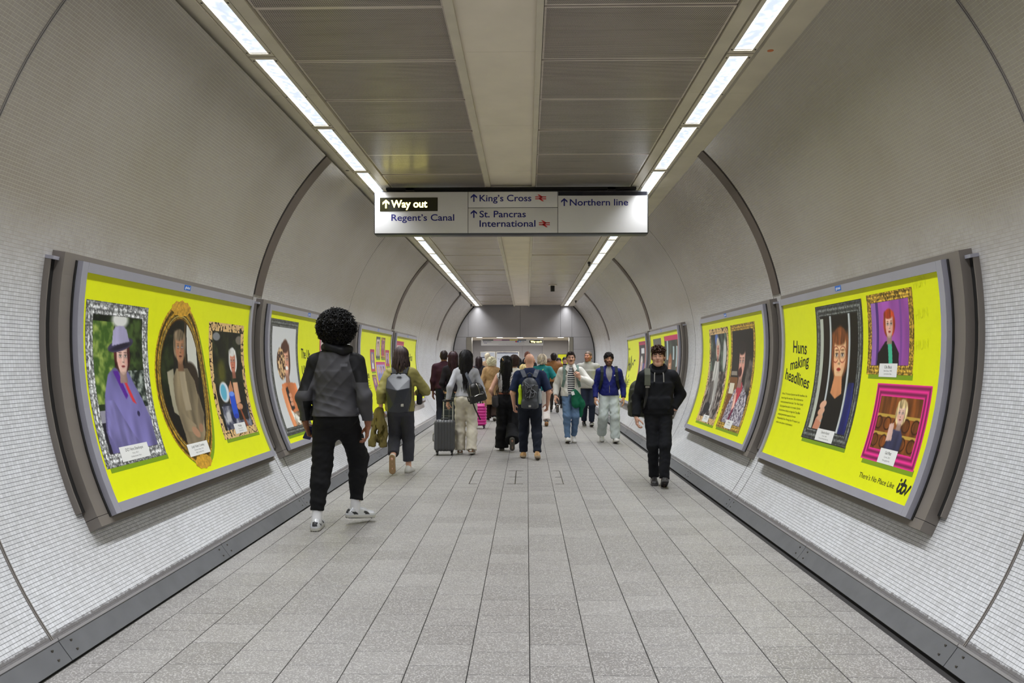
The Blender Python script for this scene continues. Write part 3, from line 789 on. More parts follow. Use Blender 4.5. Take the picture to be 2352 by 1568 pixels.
# ---- nearest on the left: three framed pictures
p = Poster('L', 4.88, 7.83, 'nearest left poster, three framed portraits in a row on yellow')
c = Cv(.82, 1.08, TX, (40, 56, 30), 11)
c.foliage(0, 0, 1, .62, (16, 24, 16), (70, 92, 44), .07); c.foliage(.08, .12, .42, .62, (64, 96, 36), (168, 186, 92), .06); c.foliage(.62, .42, .95, .66, (30, 40, 34), (170, 180, 170), .035)
c.ell(.52, .10, .13, .05, (226, 226, 220), .5); c.rect(.0, .66, 1, .73, (150, 148, 160)); c.rect(0, .73, 1, 1, (34, 32, 44))
c.cloth([(.40, .40), (.62, .42), (.80, .60), (.90, .75), (.92, 1), (.16, 1), (.14, .78), (.22, .56), (.30, .44)], (112, 106, 158), .35, .13, 3.5)
c.cloth([(.22, .60), (.34, .60), (.52, .80), (.66, .93), (.56, 1), (.30, .98), (.16, .80)], (124, 118, 172), .3, .06, 2.5)
c.poly([(.38, .42), (.46, .42), (.58, .58), (.54, .60)], (92, 40, 150)); c.poly([(.50, .44), (.56, .46), (.70, .64), (.64, .62)], (222, 60, 66)); c.ell(.70, .70, .022, .018, (50, 46, 80), .3)
c.face(.545, .335, .108, (234, 194, 178), (84, 36, 36), 1.22, 1., (170, 80, 80), .35)
c.ell(.53, .258, .21, .038, (70, 64, 92), .12, -.18); c.cloth([(.39, .265), (.41, .17), (.45, .142), (.58, .138), (.63, .16), (.675, .235), (.54, .25)], (164, 158, 190), .2, .08); c.ell(.535, .268, .165, .016, (40, 34, 52), .6, -.18)
c.frame('silver', .085); p.picture(c, .045, .165)
p.caption(.25, .63, 1.125, 1.225, (('DCI Vera Stanhope', .62), ('Vera, 2011', .22), ('Undercover Hun', .36)))
c = Cv(.93, 1.30, TX, (20, 18, 16), 12)
c.foliage(.1, .2, .36, .62, (14, 20, 10), (40, 52, 24), .08); c.poly([(.62, .08), (.82, .16), (.84, .46), (.64, .44)], (206, 206, 194)); c.rect(.58, .05, .61, .46, (70, 54, 34))
c.cloth([(.22, .42), (.34, .40), (.36, .70), (.24, .66)], (150, 144, 122), .2); c.ell(.66, .46, .17, .10, (46, 34, 26), .2); c.rect(.55, .48, .80, .70, (44, 32, 26))
c.cloth([(.40, .40), (.62, .40), (.74, .48), (.80, .70), (.72, .86), (.86, 1.0), (.30, 1.0), (.34, .80), (.30, .60), (.32, .46)], (134, 120, 94), .3, .10, 4)
c.cloth([(.45, .42), (.56, .42), (.58, .66), (.46, .66)], (160, 146, 120), .2); c.cloth([(.32, .66), (.42, .68), (.60, .76), (.56, .80), (.34, .78)], (138, 124, 98), .2); c.cloth([(.78, .56), (.82, .70), (.66, .82), (.62, .78)], (126, 112, 88), .2)
c.ell(.56, .80, .075, .03, (176, 134, 104), .3, .5); c.ell(.68, .78, .05, .025, (160, 120, 92), .3, -.5)
c.face(.49, .275, .095, (176, 128, 94), (122, 106, 84), 1.2, .95, (120, 66, 54), .2)
r = np.hypot((c.X - .5) * 2, (c.Y - .5) * 2); orn = np.clip(np.abs(c.noise(.03, 2) - .5) * 5, 0, 1); k = np.where(r > .80, .62 + .3 * np.cos((r - .8) * 70), 1) * (.62 + .45 * orn)
top = np.exp(-((c.X - .5) / .16) ** 2) * ((c.Y < .075) | (c.Y > .92))
c.blend((r > .80) * 1., np.clip(np.array((222, 170, 50.)) * k[..., None], 0, 255)); c.blend((np.abs(r - .80) < .012) * .8, (70, 44, 8)); c.blend((np.abs(r - .84) < .008) * .6, (250, 226, 130))
p.picture(c, .945, .09, True)
p.flat('printed_picture_crest', poly2d([(1.41 + .17 * math.cos(q * .3142) * (1 + .06 * (q % 2)), 1.464 - .135 + .055 * math.sin(q * .3142) * (1 + .25 * (q % 2))) for q in range(20)]), M('printed gold', (206, 156, 48), .4, var=.35, vs=40), .0018)
p.flat('printed_picture_crest', poly2d([(1.42 + .15 * math.cos(q * .3142) * (1 + .06 * (q % 2)), 1.464 - 1.372 + .050 * math.sin(q * .3142) * (1 + .25 * (q % 2))) for q in range(20)]), M('printed gold'), .0018)
p.caption(1.22, 1.605, 1.212, 1.312, (('Lady Violet Crawley', .62), ('Downton Abbey, 2010', .44), ('High society Hun', .38)))
c = Cv(.85, 1.045, TX, (22, 24, 18), 13)
c.foliage(0, 0, 1, .55, (14, 16, 12), (48, 54, 30), .09); c.ell(.30, .42, .10, .10, (120, 116, 20), .9, 0, .6); c.ell(.20, .12, .10, .035, (130, 132, 134), .3); c.ell(.85, .14, .10, .04, (120, 112, 100), .3)
c.ell(.30, .60, .13, .09, (222, 226, 232), .2); c.ell(.28, .60, .08, .07, (96, 180, 206), .3); c.rect(.18, .70, .9, 1, (40, 44, 60)); c.rect(.2, .74, .40, .86, (206, 206, 204)); c.foliage(.15, .72, .9, 1, (30, 36, 60), (196, 196, 200), .09)
c.cloth([(.56, .54), (.76, .54), (.86, .66), (.84, .86), (.56, .86), (.52, .66)], (30, 24, 26), .3); c.cloth([(.58, .52), (.72, .52), (.72, .70), (.58, .72)], (214, 160, 124), .15)
c.cloth([(.44, .56), (.52, .50), (.56, .58), (.48, .74), (.40, .70)], (206, 140, 104), .2); c.ell(.66, .74, .09, .03, (206, 146, 110), .3); c.poly([(.64, .76), (.68, .76), (.80, .98), (.72, .98)], (140, 70, 40))
c.face(.645, .335, .10, (206, 130, 104), (222, 220, 214), 1.35, 1.05, (150, 60, 50), -.2)
c.rect(.42, .62, .57, .82, (40, 84, 206)); c.ell(.495, .62, .075, .022, (110, 150, 240), .3); c.ell(.495, .82, .075, .022, (30, 60, 170), .3)
c.frame('leopard', .075); p.picture(c, 1.98, .205)
p.caption(2.265, 2.55, 1.128, 1.222, (('Madge', .30), ('Benidorm, 2007', .36), ('Scooter Hun', .36)))
# ---- nearest on the right: headline, face behind bars, two smaller frames
p = Poster('R', 4.88, 7.84, "nearest right poster with the words Huns making headlines")
p.text('Huns', .235, .60, .462, .112, .010, -.06); p.text('making', .185, .675, .630, .100, .010, .10); p.text('headlines', .065, .735, .718, .105, .010, -.115)
for i, l in enumerate(('When TV dramas hijacked real life headlines, the', 'Iconic Huge Hun was born. Cilla orchestrated an', "intercontinental love tale. The \u2018Not Guilty\u2019", 'Gail gripped the nation in its tracks. Deirdre', 'Rachid drew in theory so huge that Tony Blair', 'pledged government support to free the', "Weatherfield One. Proving that ITV doesn\u2019t just", 'reflect real culture, it dominates it.')):
    p.text(l, .05 + i * .004, .05 + (.69, .61, .64, .59, .61, .52, .66, .50)[i], .868 + i * .040, .019, .0, 0, INKF)
c = Cv(.96, 1.145, TX, (22, 14, 12), 21)
c.rect(.06, .1, .17, 1, (190, 196, 180)); c.rect(.17, .1, .28, 1, (30, 20, 16))
c.cloth([(.34, .66), (.50, .60), (.66, .60), (.86, .66), (.92, 1), (.24, 1)], (20, 18, 20), .3); c.cloth([(.78, .56), (.88, .56), (.94, 1), (.74, 1), (.72, .66)], (34, 40, 110), .35, .09)
c.face(.545, .38, .170, (244, 196, 146), (128, 72, 36), 1.18, 1.02, (180, 60, 44), -.15)
c.cloth([(.46, .52), (.62, .52), (.66, .64), (.54, .68), (.42, .64)], (222, 150, 100), .2)
for x in (.455, .60):
    q = c.ellm(x, .365, .075, .060, .1) - c.ellm(x, .365, .066, .052, .1); c.blend(q * .8, (150, 60, 44))
for x in (.335, .735):
    c.rect(x - .022, .07, x + .022, 1, (150, 158, 156)); c.rect(x - .012, .07, x + .006, 1, (222, 226, 226))
c.rect(.905, .07, .915, 1, (216, 220, 226))
for i in range(4): c.ell(.315 - i * .012, .73 + i * .052, .075, .028, (230 - i * 8, 178 - i * 8, 146 - i * 8), .25, -.25)
c.poly([(.22, .84), (.36, .86), (.30, 1), (.16, 1)], (206, 140, 110))
c.frame('pewter', .095); p.picture(c, .845, .075)
p.caption(1.165, 1.53, 1.112, 1.212, (('Deirdre Rachid', .46), ('Corrie, 1998', .26), ('Free the Weatherfield One', .55)))
c = Cv(.70, .582, TX, (176, 96, 180), 22)
n = c.noise(.10, 2, 8); c.blend(np.ones_like(n), np.array((168, 86, 176.)) * (.75 + .5 * n[..., None])); c.rect(0, 0, .2, 1, (150, 120, 190), .6); c.rect(.20, 0, .26, 1, (60, 40, 110), .8); c.rect(.72, 0, .76, 1, (120, 70, 150), .7)
c.cloth([(.40, .60), (.58, .60), (.70, .74), (.72, 1), (.22, 1), (.24, .74)], (24, 20, 24), .3); c.poly([(.45, .60), (.54, .60), (.60, 1), (.52, 1)], (70, 190, 150))
c.face(.49, .40, .155, (236, 190, 170), (180, 66, 34), 1.35, 1.02, (200, 60, 60), .15)
c.frame('gold', .065); p.picture(c, 1.895, .062)
p.caption(2.105, 2.38, .565, .66, (('Cilla Black', .42), ('Blind Date, 1985', .44), ('Lorra-lorra Hun', .42)))
c = Cv(.77, .545, TX, (120, 64, 26), 23)
n = c.noise(.04, 2, 5); c.blend(np.ones_like(n), np.array((126, 70, 30.)) * (.6 + .8 * n[..., None]))
for y in (.38, .62, .84): c.rect(0, y, 1, y + .04, (196, 160, 70))
for i in range(5):
    for y in (.5, .73): q = c.ellm(.16 + i * .17, y, .07, .09, .1) - c.ellm(.16 + i * .17, y, .055, .07, .1); c.blend(q, (62, 28, 12))
c.cloth([(.46, .56), (.60, .54), (.68, .68), (.66, .86), (.36, .86), (.40, .68)], (58, 58, 86), .35, .05); c.cloth([(.38, .50), (.46, .48), (.48, .70), (.38, .72)], (226, 186, 170), .15)
c.face(.55, .36, .14, (230, 190, 172), (206, 180, 130), 1.45, 1.08, (170, 70, 70), -.2)
c.frame('pink', .085); p.picture(c, 2.105, .705)
p.caption(2.37, 2.615, 1.148, 1.25, (('Gail Platt', .36), ('Corrie, 2010', .34), ('Not guilty Hun', .42)))
p.text("There\u2019s No Place Like", 2.185, 2.715, 1.385, .036, .0)
Z = lambda L: [(2.752 + x * .165, 1.464 - 1.405 + y * .165) for x, y in L]
p.flat('printed_logo', strokes2d([Z([(.12, .36), (.08, .16), (.14, .06), (.26, .10), (.36, .2)]), Z([(.44, .56), (.36, .2), (.42, .05), (.54, .06), (.64, .2)]), Z([(.26, .38), (.56, .38)]), Z([(.64, .36), (.76, .04), (.96, .38)]), Z([(.14, .52), (.145, .53)])], .020), INKB)
for q in range(3): p.text('HUN', 2.62, 2.78, .08 + q * .2, .06, .0, .1, M('tone on tone yellow ink', (222, 228, 14), .45))
# ---- second on the left
p = Poster('L', 8.46, 11.41, 'second left poster, smiling brunette in a grey frame, behind the curly-haired man')
c = Cv(1.05, 1.30, .008, (214, 216, 216), 31)
c.cloth([(.30, .56), (.50, .54), (.80, .56), (.88, .74), (.84, 1), (.40, 1), (.30, .74)], (226, 132, 78), .22, .2); c.cloth([(.42, .82), (.86, .80), (.9, 1), (.44, 1)], (150, 130, 110), .9, .03, 1)
c.cloth([(.26, .60), (.36, .56), (.44, .80), (.46, 1), (.34, 1)], (232, 150, 100), .2); c.cloth([(.40, .78), (.56, .84), (.84, .94), (.80, .98), (.44, .88)], (226, 220, 206), .5, .03, 1)
c.face(.53, .35, .135, (232, 170, 138), (78, 44, 28), 1.3, 1.12, (190, 80, 70), .1); c.ell(.55, .42, .05, .018, (250, 246, 240), .3)
g = np.clip((c.noise(.035, 2) - .35) * 3, 0, 1)[..., None]; c.blend(c.ellm(.36, .38, .14, .14, .15), np.array((60, 34, 20.)) * (1 - g) + np.array((236, 196, 140.)) * g)
c.poly([(.40, .60), (.48, .58), (.58, .78), (.46, .80)], (34, 26, 24))
for i in range(3): c.ell(.52, .66 + i * .04, .05, .02, (226, 160, 124), .3)
c.frame('pewter', .085); p.picture(c, .035, .08)
p.text('The Ult', 1.22, 1.62, .505, .115, .012, -.05); p.text('Ultimate', 1.22, 1.78, .72, .115, .012, .03)
c = Cv(.55, .60, .012, (200, 190, 180), 32); c.face(.5, .45, .2, (214, 160, 130), (60, 40, 30)); c.cloth([(.3, .7), (.7, .7), (.85, 1), (.15, 1)], (120, 60, 60)); c.frame('rose', .06); p.picture(c, 2.10, .17)
for i in range(9): p.text('The ones who gave the nation its favourite quotes', 1.12, 1.12 + (.48, .44, .47, .42, .46, .4, .44, .36, .2)[i], .86 + i * .045, .02, .0, 0, INKF)
# ---- second on the right
p = Poster('R', 8.5, 11.46, 'second right poster, two tall portraits in leopard and gold frames')
c = Cv(1.03, 1.27, .008, (70, 66, 60), 41)
c.foliage(0, 0, 1, .5, (24, 34, 30), (110, 130, 112), .12); c.foliage(0, .45, 1, 1, (44, 36, 34), (186, 176, 168), .06); c.ell(.40, .12, .09, .07, (90, 120, 190), .6); c.ell(.82, .28, .08, .16, (206, 206, 200), .3)
c.cloth([(.34, .34), (.56, .34), (.62, .60), (.58, .86), (.44, .86), (.26, .70), (.28, .48)], (188, 186, 180), .35, .07, 4); c.cloth([(.26, .56), (.40, .54), (.52, .80), (.30, .86), (.20, .78)], (110, 104, 100), .4); c.ell(.34, .84, .16, .06, (24, 24, 30), .3)
c.face(.47, .22, .085, (214, 150, 130), (206, 196, 180), 1.4, 1.25, (170, 70, 70), .2); c.frame('leopard', .075); p.picture(c, .40, .105)
p.caption(.75, 1.08, 1.268, 1.36, (('Sharon', .3), ('Emmerdale, 1989', .40), ('', 0.01))[:2])
c = Cv(1.05, 1.27, .008, (26, 20, 16), 42)
c.rect(.05, .50, .40, 1, (150, 92, 40), .8); c.rect(.1, .56, .3, .66, (230, 222, 196)); c.rect(.1, .44, .36, .48, (150, 140, 126)); c.foliage(.7, .3, .95, .62, (40, 34, 30), (120, 112, 104), .1)
c.cloth([(.34, .62), (.62, .56), (.88, .66), (.95, 1), (.12, 1), (.18, .78)], (104, 96, 112), .1); g = np.clip((c.noise(.018, 1) - .45) * 8, 0, 1); c.blend(c.polym([(.34, .62), (.62, .56), (.88, .66), (.95, 1), (.12, 1), (.18, .78)]) * g, (206, 200, 206)); c.cloth([(.42, .56), (.60, .54), (.66, .60), (.48, .78), (.40, .70)], (196, 50, 70), .2); c.poly([(.46, .74), (.52, .74), (.40, 1), (.30, 1)], (120, 30, 70))
c.face(.50, .36, .155, (226, 170, 150), (34, 24, 22), 1.4, 1.12, (120, 20, 30), -.3); c.ell(.46, .45, .07, .045, (70, 20, 24), .3); c.cloth([(.36, .66), (.46, .64), (.50, .78), (.40, .82)], (226, 176, 160), .2)
c.frame('gold', .075); p.picture(c, 1.555, .10)
p.caption(1.93, 2.235, 1.250, 1.352, (('Denise', .3), ('Emmerdale, 2005', .42)))
# ---- third and fourth on the left
p = Poster('L', 13.11, 16.06, 'third left poster, a cluster of small frames beside words on yellow')
pr = [(.40, .40, 1.41, .085, 'pewter', (226, 200, 190), (150, 130, 126)), (.43, .40, 1.91, .085, 'gold', (150, 90, 130), (196, 30, 36)), (.40, .40, .87, .325, 'rose', (120, 110, 150), (220, 220, 224)), (.44, .32, 2.38, .315, 'rose', (190, 160, 190), (110, 40, 90)), (.95, .40, 1.36, .55, 'pink', (176, 160, 206), (120, 130, 200)), (.40, .36, .87, .78, 'gold', (146, 80, 150), (70, 30, 100))]
for i, (w, h, u, v, k, bg, cl) in enumerate(pr):
    c = Cv(w, h, .014, bg, 50 + i)
    for q in ((.5,) if w < .8 else (.25, .5, .76)): c.cloth([(q - .12, .55), (q + .12, .55), (q + .2, 1), (q - .2, 1)], cl, .3); c.face(q, .38, .15, (226, 176, 156), ((60, 36, 28), (150, 90, 50), (206, 180, 120))[int(q * 7 + i) % 3], 1.4)
    c.frame(k, .05); p.picture(c, u, v)
p.text('Cauldron of', .06, .34, .565, .045, .01); p.text('Loose', .10, .44, .69, .12, .012, .05); p.text('Women', .17, .63, .80, .12, .012, -.08)
for i in range(6): p.text('Home of the strongest opinions', .24, .24 + (.34, .3, .33, .34, .28, .22)[i], .88 + i * .045, .022, .01, 0, INKF)
p = Poster('L', 16.73, 19.68, 'farthest left poster, mostly hidden by the woman in the olive shirt')
c = Cv(1.0, .9, .016, (214, 200, 190), 61); c.face(.5, .4, .17, (222, 170, 150), (70, 44, 30)); c.cloth([(.3, .62), (.7, .62), (.85, 1), (.15, 1)], (160, 60, 60)); c.frame('rose', .09); p.picture(c, .06, .10)
p.text('Hun', 1.95, 2.40, .52, .16, .015)
# ---- third and fourth on the right
p = Poster('R', 13.28, 16.24, 'third right poster, portraits behind the head of the man in the black hoodie')
c = Cv(.92, .75, .014, (120, 116, 110), 71); c.rect(0, 0, 1, .5, (96, 94, 88)); c.cloth([(.2, .4), (.8, .4), (.9, 1), (.1, 1)], (196, 140, 130), .2); c.face(.5, .62, .2, (206, 150, 130), (80, 60, 50)); p.picture(c, .31, .095)
c = Cv(1.32, 1.25, .010, (30, 36, 26), 72); c.foliage(0, 0, 1, 1, (20, 26, 20), (70, 84, 66), .2)
for x in (.18, .62, .86): c.rect(x, .06 + .1 * (x > .5), x + .10, .34 + .1 * (x > .8), (176, 196, 200))
c.rect(.60, .40, .74, .62, (24, 40, 24)); c.rect(.72, .62, 1, 1, (120, 140, 116)); c.cloth([(.36, .62), (.52, .62), (.60, .80), (.60, 1), (.28, 1), (.30, .80)], (226, 226, 226), .2)
c.face(.44, .46, .14, (232, 180, 140), (150, 84, 36), 1.4, 1.3, (180, 80, 70), 0); c.rect(0, 0, 1, .07, (206, 40, 96)); c.rect(0, 0, .03, 1, (40, 26, 20)); c.rect(.95, .07, 1, 1, (150, 84, 44)); p.picture(c, 1.58, .08)
p = Poster('R', 16.87, 19.85, 'farthest right poster with handwritten words Hall of Huns')
sc = lambda pts, x, y, k: [(x + a * k, y + b * k) for a, b in pts]
S = [sc([(0, 0), (.05, 1)], .12, .70, .32), sc([(.4, 0), (.45, 1)], .12, .70, .32), sc([(.02, .45), (.45, .6)], .12, .70, .32), sc([(.9, .5), (.6, .45), (.55, .1), (.8, 0), (.95, .5), (.95, .0)], .12, .72, .30), sc([(1.15, 0), (1.25, 1)], .12, .72, .32), sc([(1.5, 0), (1.62, 1)], .12, .74, .32), sc([(2.0, .1), (2.5, .5), (3, .3), (3.4, .7), (4, .7)], .12, .76, .28), sc([(0, 0), (.3, .5), (.6, 0)], .4, .56, .12), sc([(0, 0), (.05, 1)], .08, .24, .28), sc([(.4, 0), (.45, 1)], .08, .24, .28), sc([(.02, .45), (.45, .6)], .08, .24, .28), sc([(.6, .6), (.62, .1), (.8, .0), (1.0, .6), (1.02, 0)], .08, .25, .28), sc([(1.2, 0), (1.25, .6), (1.5, .6), (1.52, 0)], .08, .27, .28), sc([(2.0, .8), (1.75, .7), (2.0, .35), (1.7, .05)], .08, .28, .28)]
p.flat('printed_text', strokes2d(S, .042), INKB)
p.text('HELLO', .05, .35, .25, .05, .01, 0, INKF)
c = Cv(.98, 1.2, .014, (30, 24, 34), 81); c.rect(.35, .12, .8, .22, (226, 226, 230)); c.rect(.6, .4, 1, 1, (70, 60, 130)); c.cloth([(.25, .55), (.6, .55), (.75, 1), (.1, 1)], (220, 206, 216), .3); c.face(.43, .44, .13, (222, 176, 160), (226, 220, 212), 1.4, 1.2); c.frame('rose', .08); p.picture(c, 1.88, .095)
for i in range(5): p.text('Celebrating seventy years of icons', .06, .06 + (.9, .85, .88, .8, .5)[i], 1.0 + i * .05, .024, .0, 0, INKF)
# ================================================================ PEOPLE: signed-distance figures meshed with surface nets
class Fld:
    """a distance field on a grid; primitives are blended smoothly, then meshed"""
    def __init__(s, lo, hi, h):
        s.o = np.array(lo, float) - 2 * h; s.h = h; s.n = np.ceil((np.array(hi) - np.array(lo)) / h).astype(int) + 5
        s.F = np.full(tuple(s.n), .25, np.float32)
    def _sl(s, lo, hi):
        a = np.clip(np.floor((np.array(lo) - s.o) / s.h).astype(int), 0, s.n); b = np.clip(np.ceil((np.array(hi) - s.o) / s.h).astype(int) + 1, 0, s.n)
        if (b <= a).any(): return None
        ax = [(s.o[i] + s.h * np.arange(a[i], b[i])).astype(np.float32) for i in range(3)]
        return (slice(a[0], b[0]), slice(a[1], b[1]), slice(a[2], b[2])), ax[0][:, None, None], ax[1][None, :, None], ax[2][None, None, :]
    def _put(s, sl, d, k, sub=False):
        c = s.F[sl]
        if sub:
            hh = np.clip(.5 - .5 * (c + d) / k, 0, 1); s.F[sl] = c * (1 - hh) - d * hh + k * hh * (1 - hh)
        else:
            hh = np.clip(.5 + .5 * (c - d) / k, 0, 1); s.F[sl] = c * (1 - hh) + d * hh - k * hh * (1 - hh)
    def cone(s, a, b, ra, rb, k=.02, cap=False, sub=False):
        a = np.array(a, float); b = np.array(b, float); m = max(ra, rb) + 2.2 * k + 2 * s.h
        q = s._sl(np.minimum(a, b) - m, np.maximum(a, b) + m)
        if q is None: return s
        sl, X, Y, Z = q; ba = b - a; L2 = float(ba @ ba) + 1e-9
        px, py, pz = X - a[0], Y - a[1], Z - a[2]
        t = (px * ba[0] + py * ba[1] + pz * ba[2]) / L2; tc = np.clip(t, 0, 1)
        d = np.sqrt((px - ba[0] * tc) ** 2 + (py - ba[1] * tc) ** 2 + (pz - ba[2] * tc) ** 2) - (ra + (rb - ra) * tc)
        if cap: d = np.maximum(d, (t - 1) * math.sqrt(L2))
        s._put(sl, d, k, sub); return s
    def ell(s, c, r, k=.02, sub=False, rx=0.):
        c = np.array(c, float); r = np.array(r, float); m = r.max() if rx else r
        q = s._sl(c - m - 2.2 * k - 2 * s.h, c + m + 2.2 * k + 2 * s.h)
        if q is None: return s
        sl, X, Y, Z = q; x, y, z = X - c[0], Y - c[1], Z - c[2]
        if rx: cs, sn = math.cos(rx), math.sin(rx); y, z = y * cs + z * sn, -y * sn + z * cs
        k0 = np.sqrt((x / r[0]) ** 2 + (y / r[1]) ** 2 + (z / r[2]) ** 2); k1 = np.sqrt((x / r[0] ** 2) ** 2 + (y / r[1] ** 2) ** 2 + (z / r[2] ** 2) ** 2) + 1e-6
        s._put(sl, k0 * (k0 - 1) / k1, k, sub); return s
    def frus(s, z0, z1, e0, e1, k=.02, c0=(0, 0), c1=(0, 0), rip=0., nr=9, ph=0.):
        """elliptical frustum between two heights, optionally with vertical folds"""
        m = max(max(e0), max(e1)) + 3 * k + 2 * s.h
        q = s._sl((-m + min(c0[0], c1[0]), -m + min(c0[1], c1[1]), min(z0, z1) - 2 * k), (m + max(c0[0], c1[0]), m + max(c0[1], c1[1]), max(z0, z1) + 2 * k))
        if q is None: return s
        sl, X, Y, Z = q; t = np.clip((Z - z0) / (z1 - z0), 0, 1)
        x = X - (c0[0] + (c1[0] - c0[0]) * t); y = Y - (c0[1] + (c1[1] - c0[1]) * t); rx = e0[0] + (e1[0] - e0[0]) * t; ry = e0[1] + (e1[1] - e0[1]) * t
        d = (np.sqrt((x / rx) ** 2 + (y / ry) ** 2) - 1) * np.minimum(rx, ry)
        if rip: d = d + rip * np.sin(np.arctan2(y, x) * nr + ph) * (1 - t)
        d = np.maximum(d, np.maximum(min(z0, z1) - Z, Z - max(z0, z1))); s._put(sl, d, k); return s
    def rbox(s, c, d, r=.02, k=.01):
        c = np.array(c, float); d = np.array(d, float) / 2; q = s._sl(c - d - 2.2 * k - 2 * s.h, c + d + 2.2 * k + 2 * s.h)
        if q is None: return s
        sl, X, Y, Z = q; a, b, e = np.abs(X - c[0]) - d[0] + r, np.abs(Y - c[1]) - d[1] + r, np.abs(Z - c[2]) - d[2] + r
        dd = np.sqrt(np.maximum(a, 0) ** 2 + np.maximum(b, 0) ** 2 + np.maximum(e, 0) ** 2) + np.minimum(np.maximum(a, np.maximum(b, e)), 0) - r
        s._put(sl, dd, k); return s
    def axes(s): return [(s.o[i] + s.h * np.arange(s.n[i])).astype(np.float32) for i in range(3)]
    def cut(s, n, d):
        """keep the side where n.p < d"""
        x, y, z = s.axes(); s.F = np.maximum(s.F, x[:, None, None] * n[0] + y[None, :, None] * n[1] + z[None, None, :] * n[2] - d); return s
    def crease(s, amp, v, k, c, rad):
        """parallel drag creases around a point"""
        I = np.nonzero(np.abs(s.F) < amp + 2.5 * s.h); P = np.stack([s.o[i] + s.h * I[i] for i in range(3)], 1); v = unit(v)
        w = np.exp(-(np.linalg.norm(P - np.array(c), axis=1) / rad) ** 2); q = P @ v * k + .6 * np.sin(P @ np.array([9., 5., -7.])); s.F[I] += (amp * w * (np.abs(np.sin(q)) ** .7 - .6)).astype(np.float32); return s
    def folds(s, amp, freq, seed=0, aniso=(1, 1, 1)):
        r = np.random.RandomState(seed); I = np.nonzero(np.abs(s.F) < amp + 2.5 * s.h); P = np.stack([s.o[i] + s.h * I[i] for i in range(3)], 1)
        o = 0
        for k in range(5):
            v = r.normal(size=3) * np.array(aniso); v *= freq * (.6 + .5 * k) / np.linalg.norm(v); o = o + np.sin(P @ v + r.rand() * 6.3 + 1.3 * np.sin(P @ (v[::-1] * .45))) / (1 + .5 * k)
        s.F[I] += (amp * o / 2.2).astype(np.float32); return s
    def mesh(s):
        F = s.F; h = s.h; S = F < 0; n = np.array(F.shape) - 1
        C = np.zeros(tuple(n), np.int8)
        cs = [(i, j, k) for i in (0, 1) for j in (0, 1) for k in (0, 1)]
        for i, j, k in cs: C += S[i:n[0] + i, j:n[1] + j, k:n[2] + k]
        I = np.nonzero((C > 0) & (C < 8)); N = len(I[0])
        if N == 0: return np.zeros((0, 3)), np.zeros((0, 4), int)
        idx = np.full(tuple(n), -1, np.int32); idx[I] = np.arange(N)
        val = {c: F[I[0] + c[0], I[1] + c[1], I[2] + c[2]] for c in cs}
        P = np.zeros((N, 3)); W = np.zeros(N)
        for a in cs:
            for ax in range(3):
                if a[ax]: continue
                b = list(a); b[ax] = 1; b = tuple(b); fa, fb = val[a], val[b]; x = (fa < 0) != (fb < 0)
                t = np.where(x, fa / np.where(x, fa - fb, 1), 0); p = np.tile(np.array(a, float), (N, 1)); p[:, ax] += t; P += p * x[:, None]; W += x
        V = s.o + h * (np.stack(I, 1) + P / W[:, None])
        Q = []
        for ax in range(3):
            u, v = [(1, 2), (2, 0), (0, 1)][ax]
            A = [slice(1, n[q]) for q in range(3)]; A[ax] = slice(0, n[ax]); B = list(A); B[ax] = slice(1, n[ax] + 1)
            sa, sb = S[tuple(A)], S[tuple(B)]; E = np.nonzero(sa != sb); st = sa[E]; E = [e + A[q].start for q, e in enumerate(E)]
            def at(du, dv):
                e = list(E); e[u] = e[u] + du; e[v] = e[v] + dv; return idx[tuple(e)]
            q = np.stack([at(-1, -1), at(0, -1), at(0, 0), at(-1, 0)], 1); Q.append(np.where(st[:, None], q, q[:, ::-1]))
        Q = np.concatenate(Q); return V, Q[(Q >= 0).all(1)]

V3 = lambda *a: np.array(a, float)
def unit(v): v = np.array(v, float); return v / (np.linalg.norm(v) + 1e-9)
def ik(a, b, l1, l2, pole):
    """middle joint of a two-bone limb from a to b bending towards pole"""
    d = b - a; D = np.linalg.norm(d); D2 = min(D, (l1 + l2) * .999); u = d / D; b = a + u * D2
    x = (l1 * l1 - l2 * l2 + D2 * D2) / (2 * D2); y = math.sqrt(max(l1 * l1 - x * x, 0)); p = np.array(pole, float); p = unit(p - u * (p @ u)); return a + u * x + p * y, b
def frame3(y, x):
    y = unit(y); x = np.array(x, float); x = unit(x - y * (x @ y)); return np.stack([x, y, np.cross(x, y)], 1)

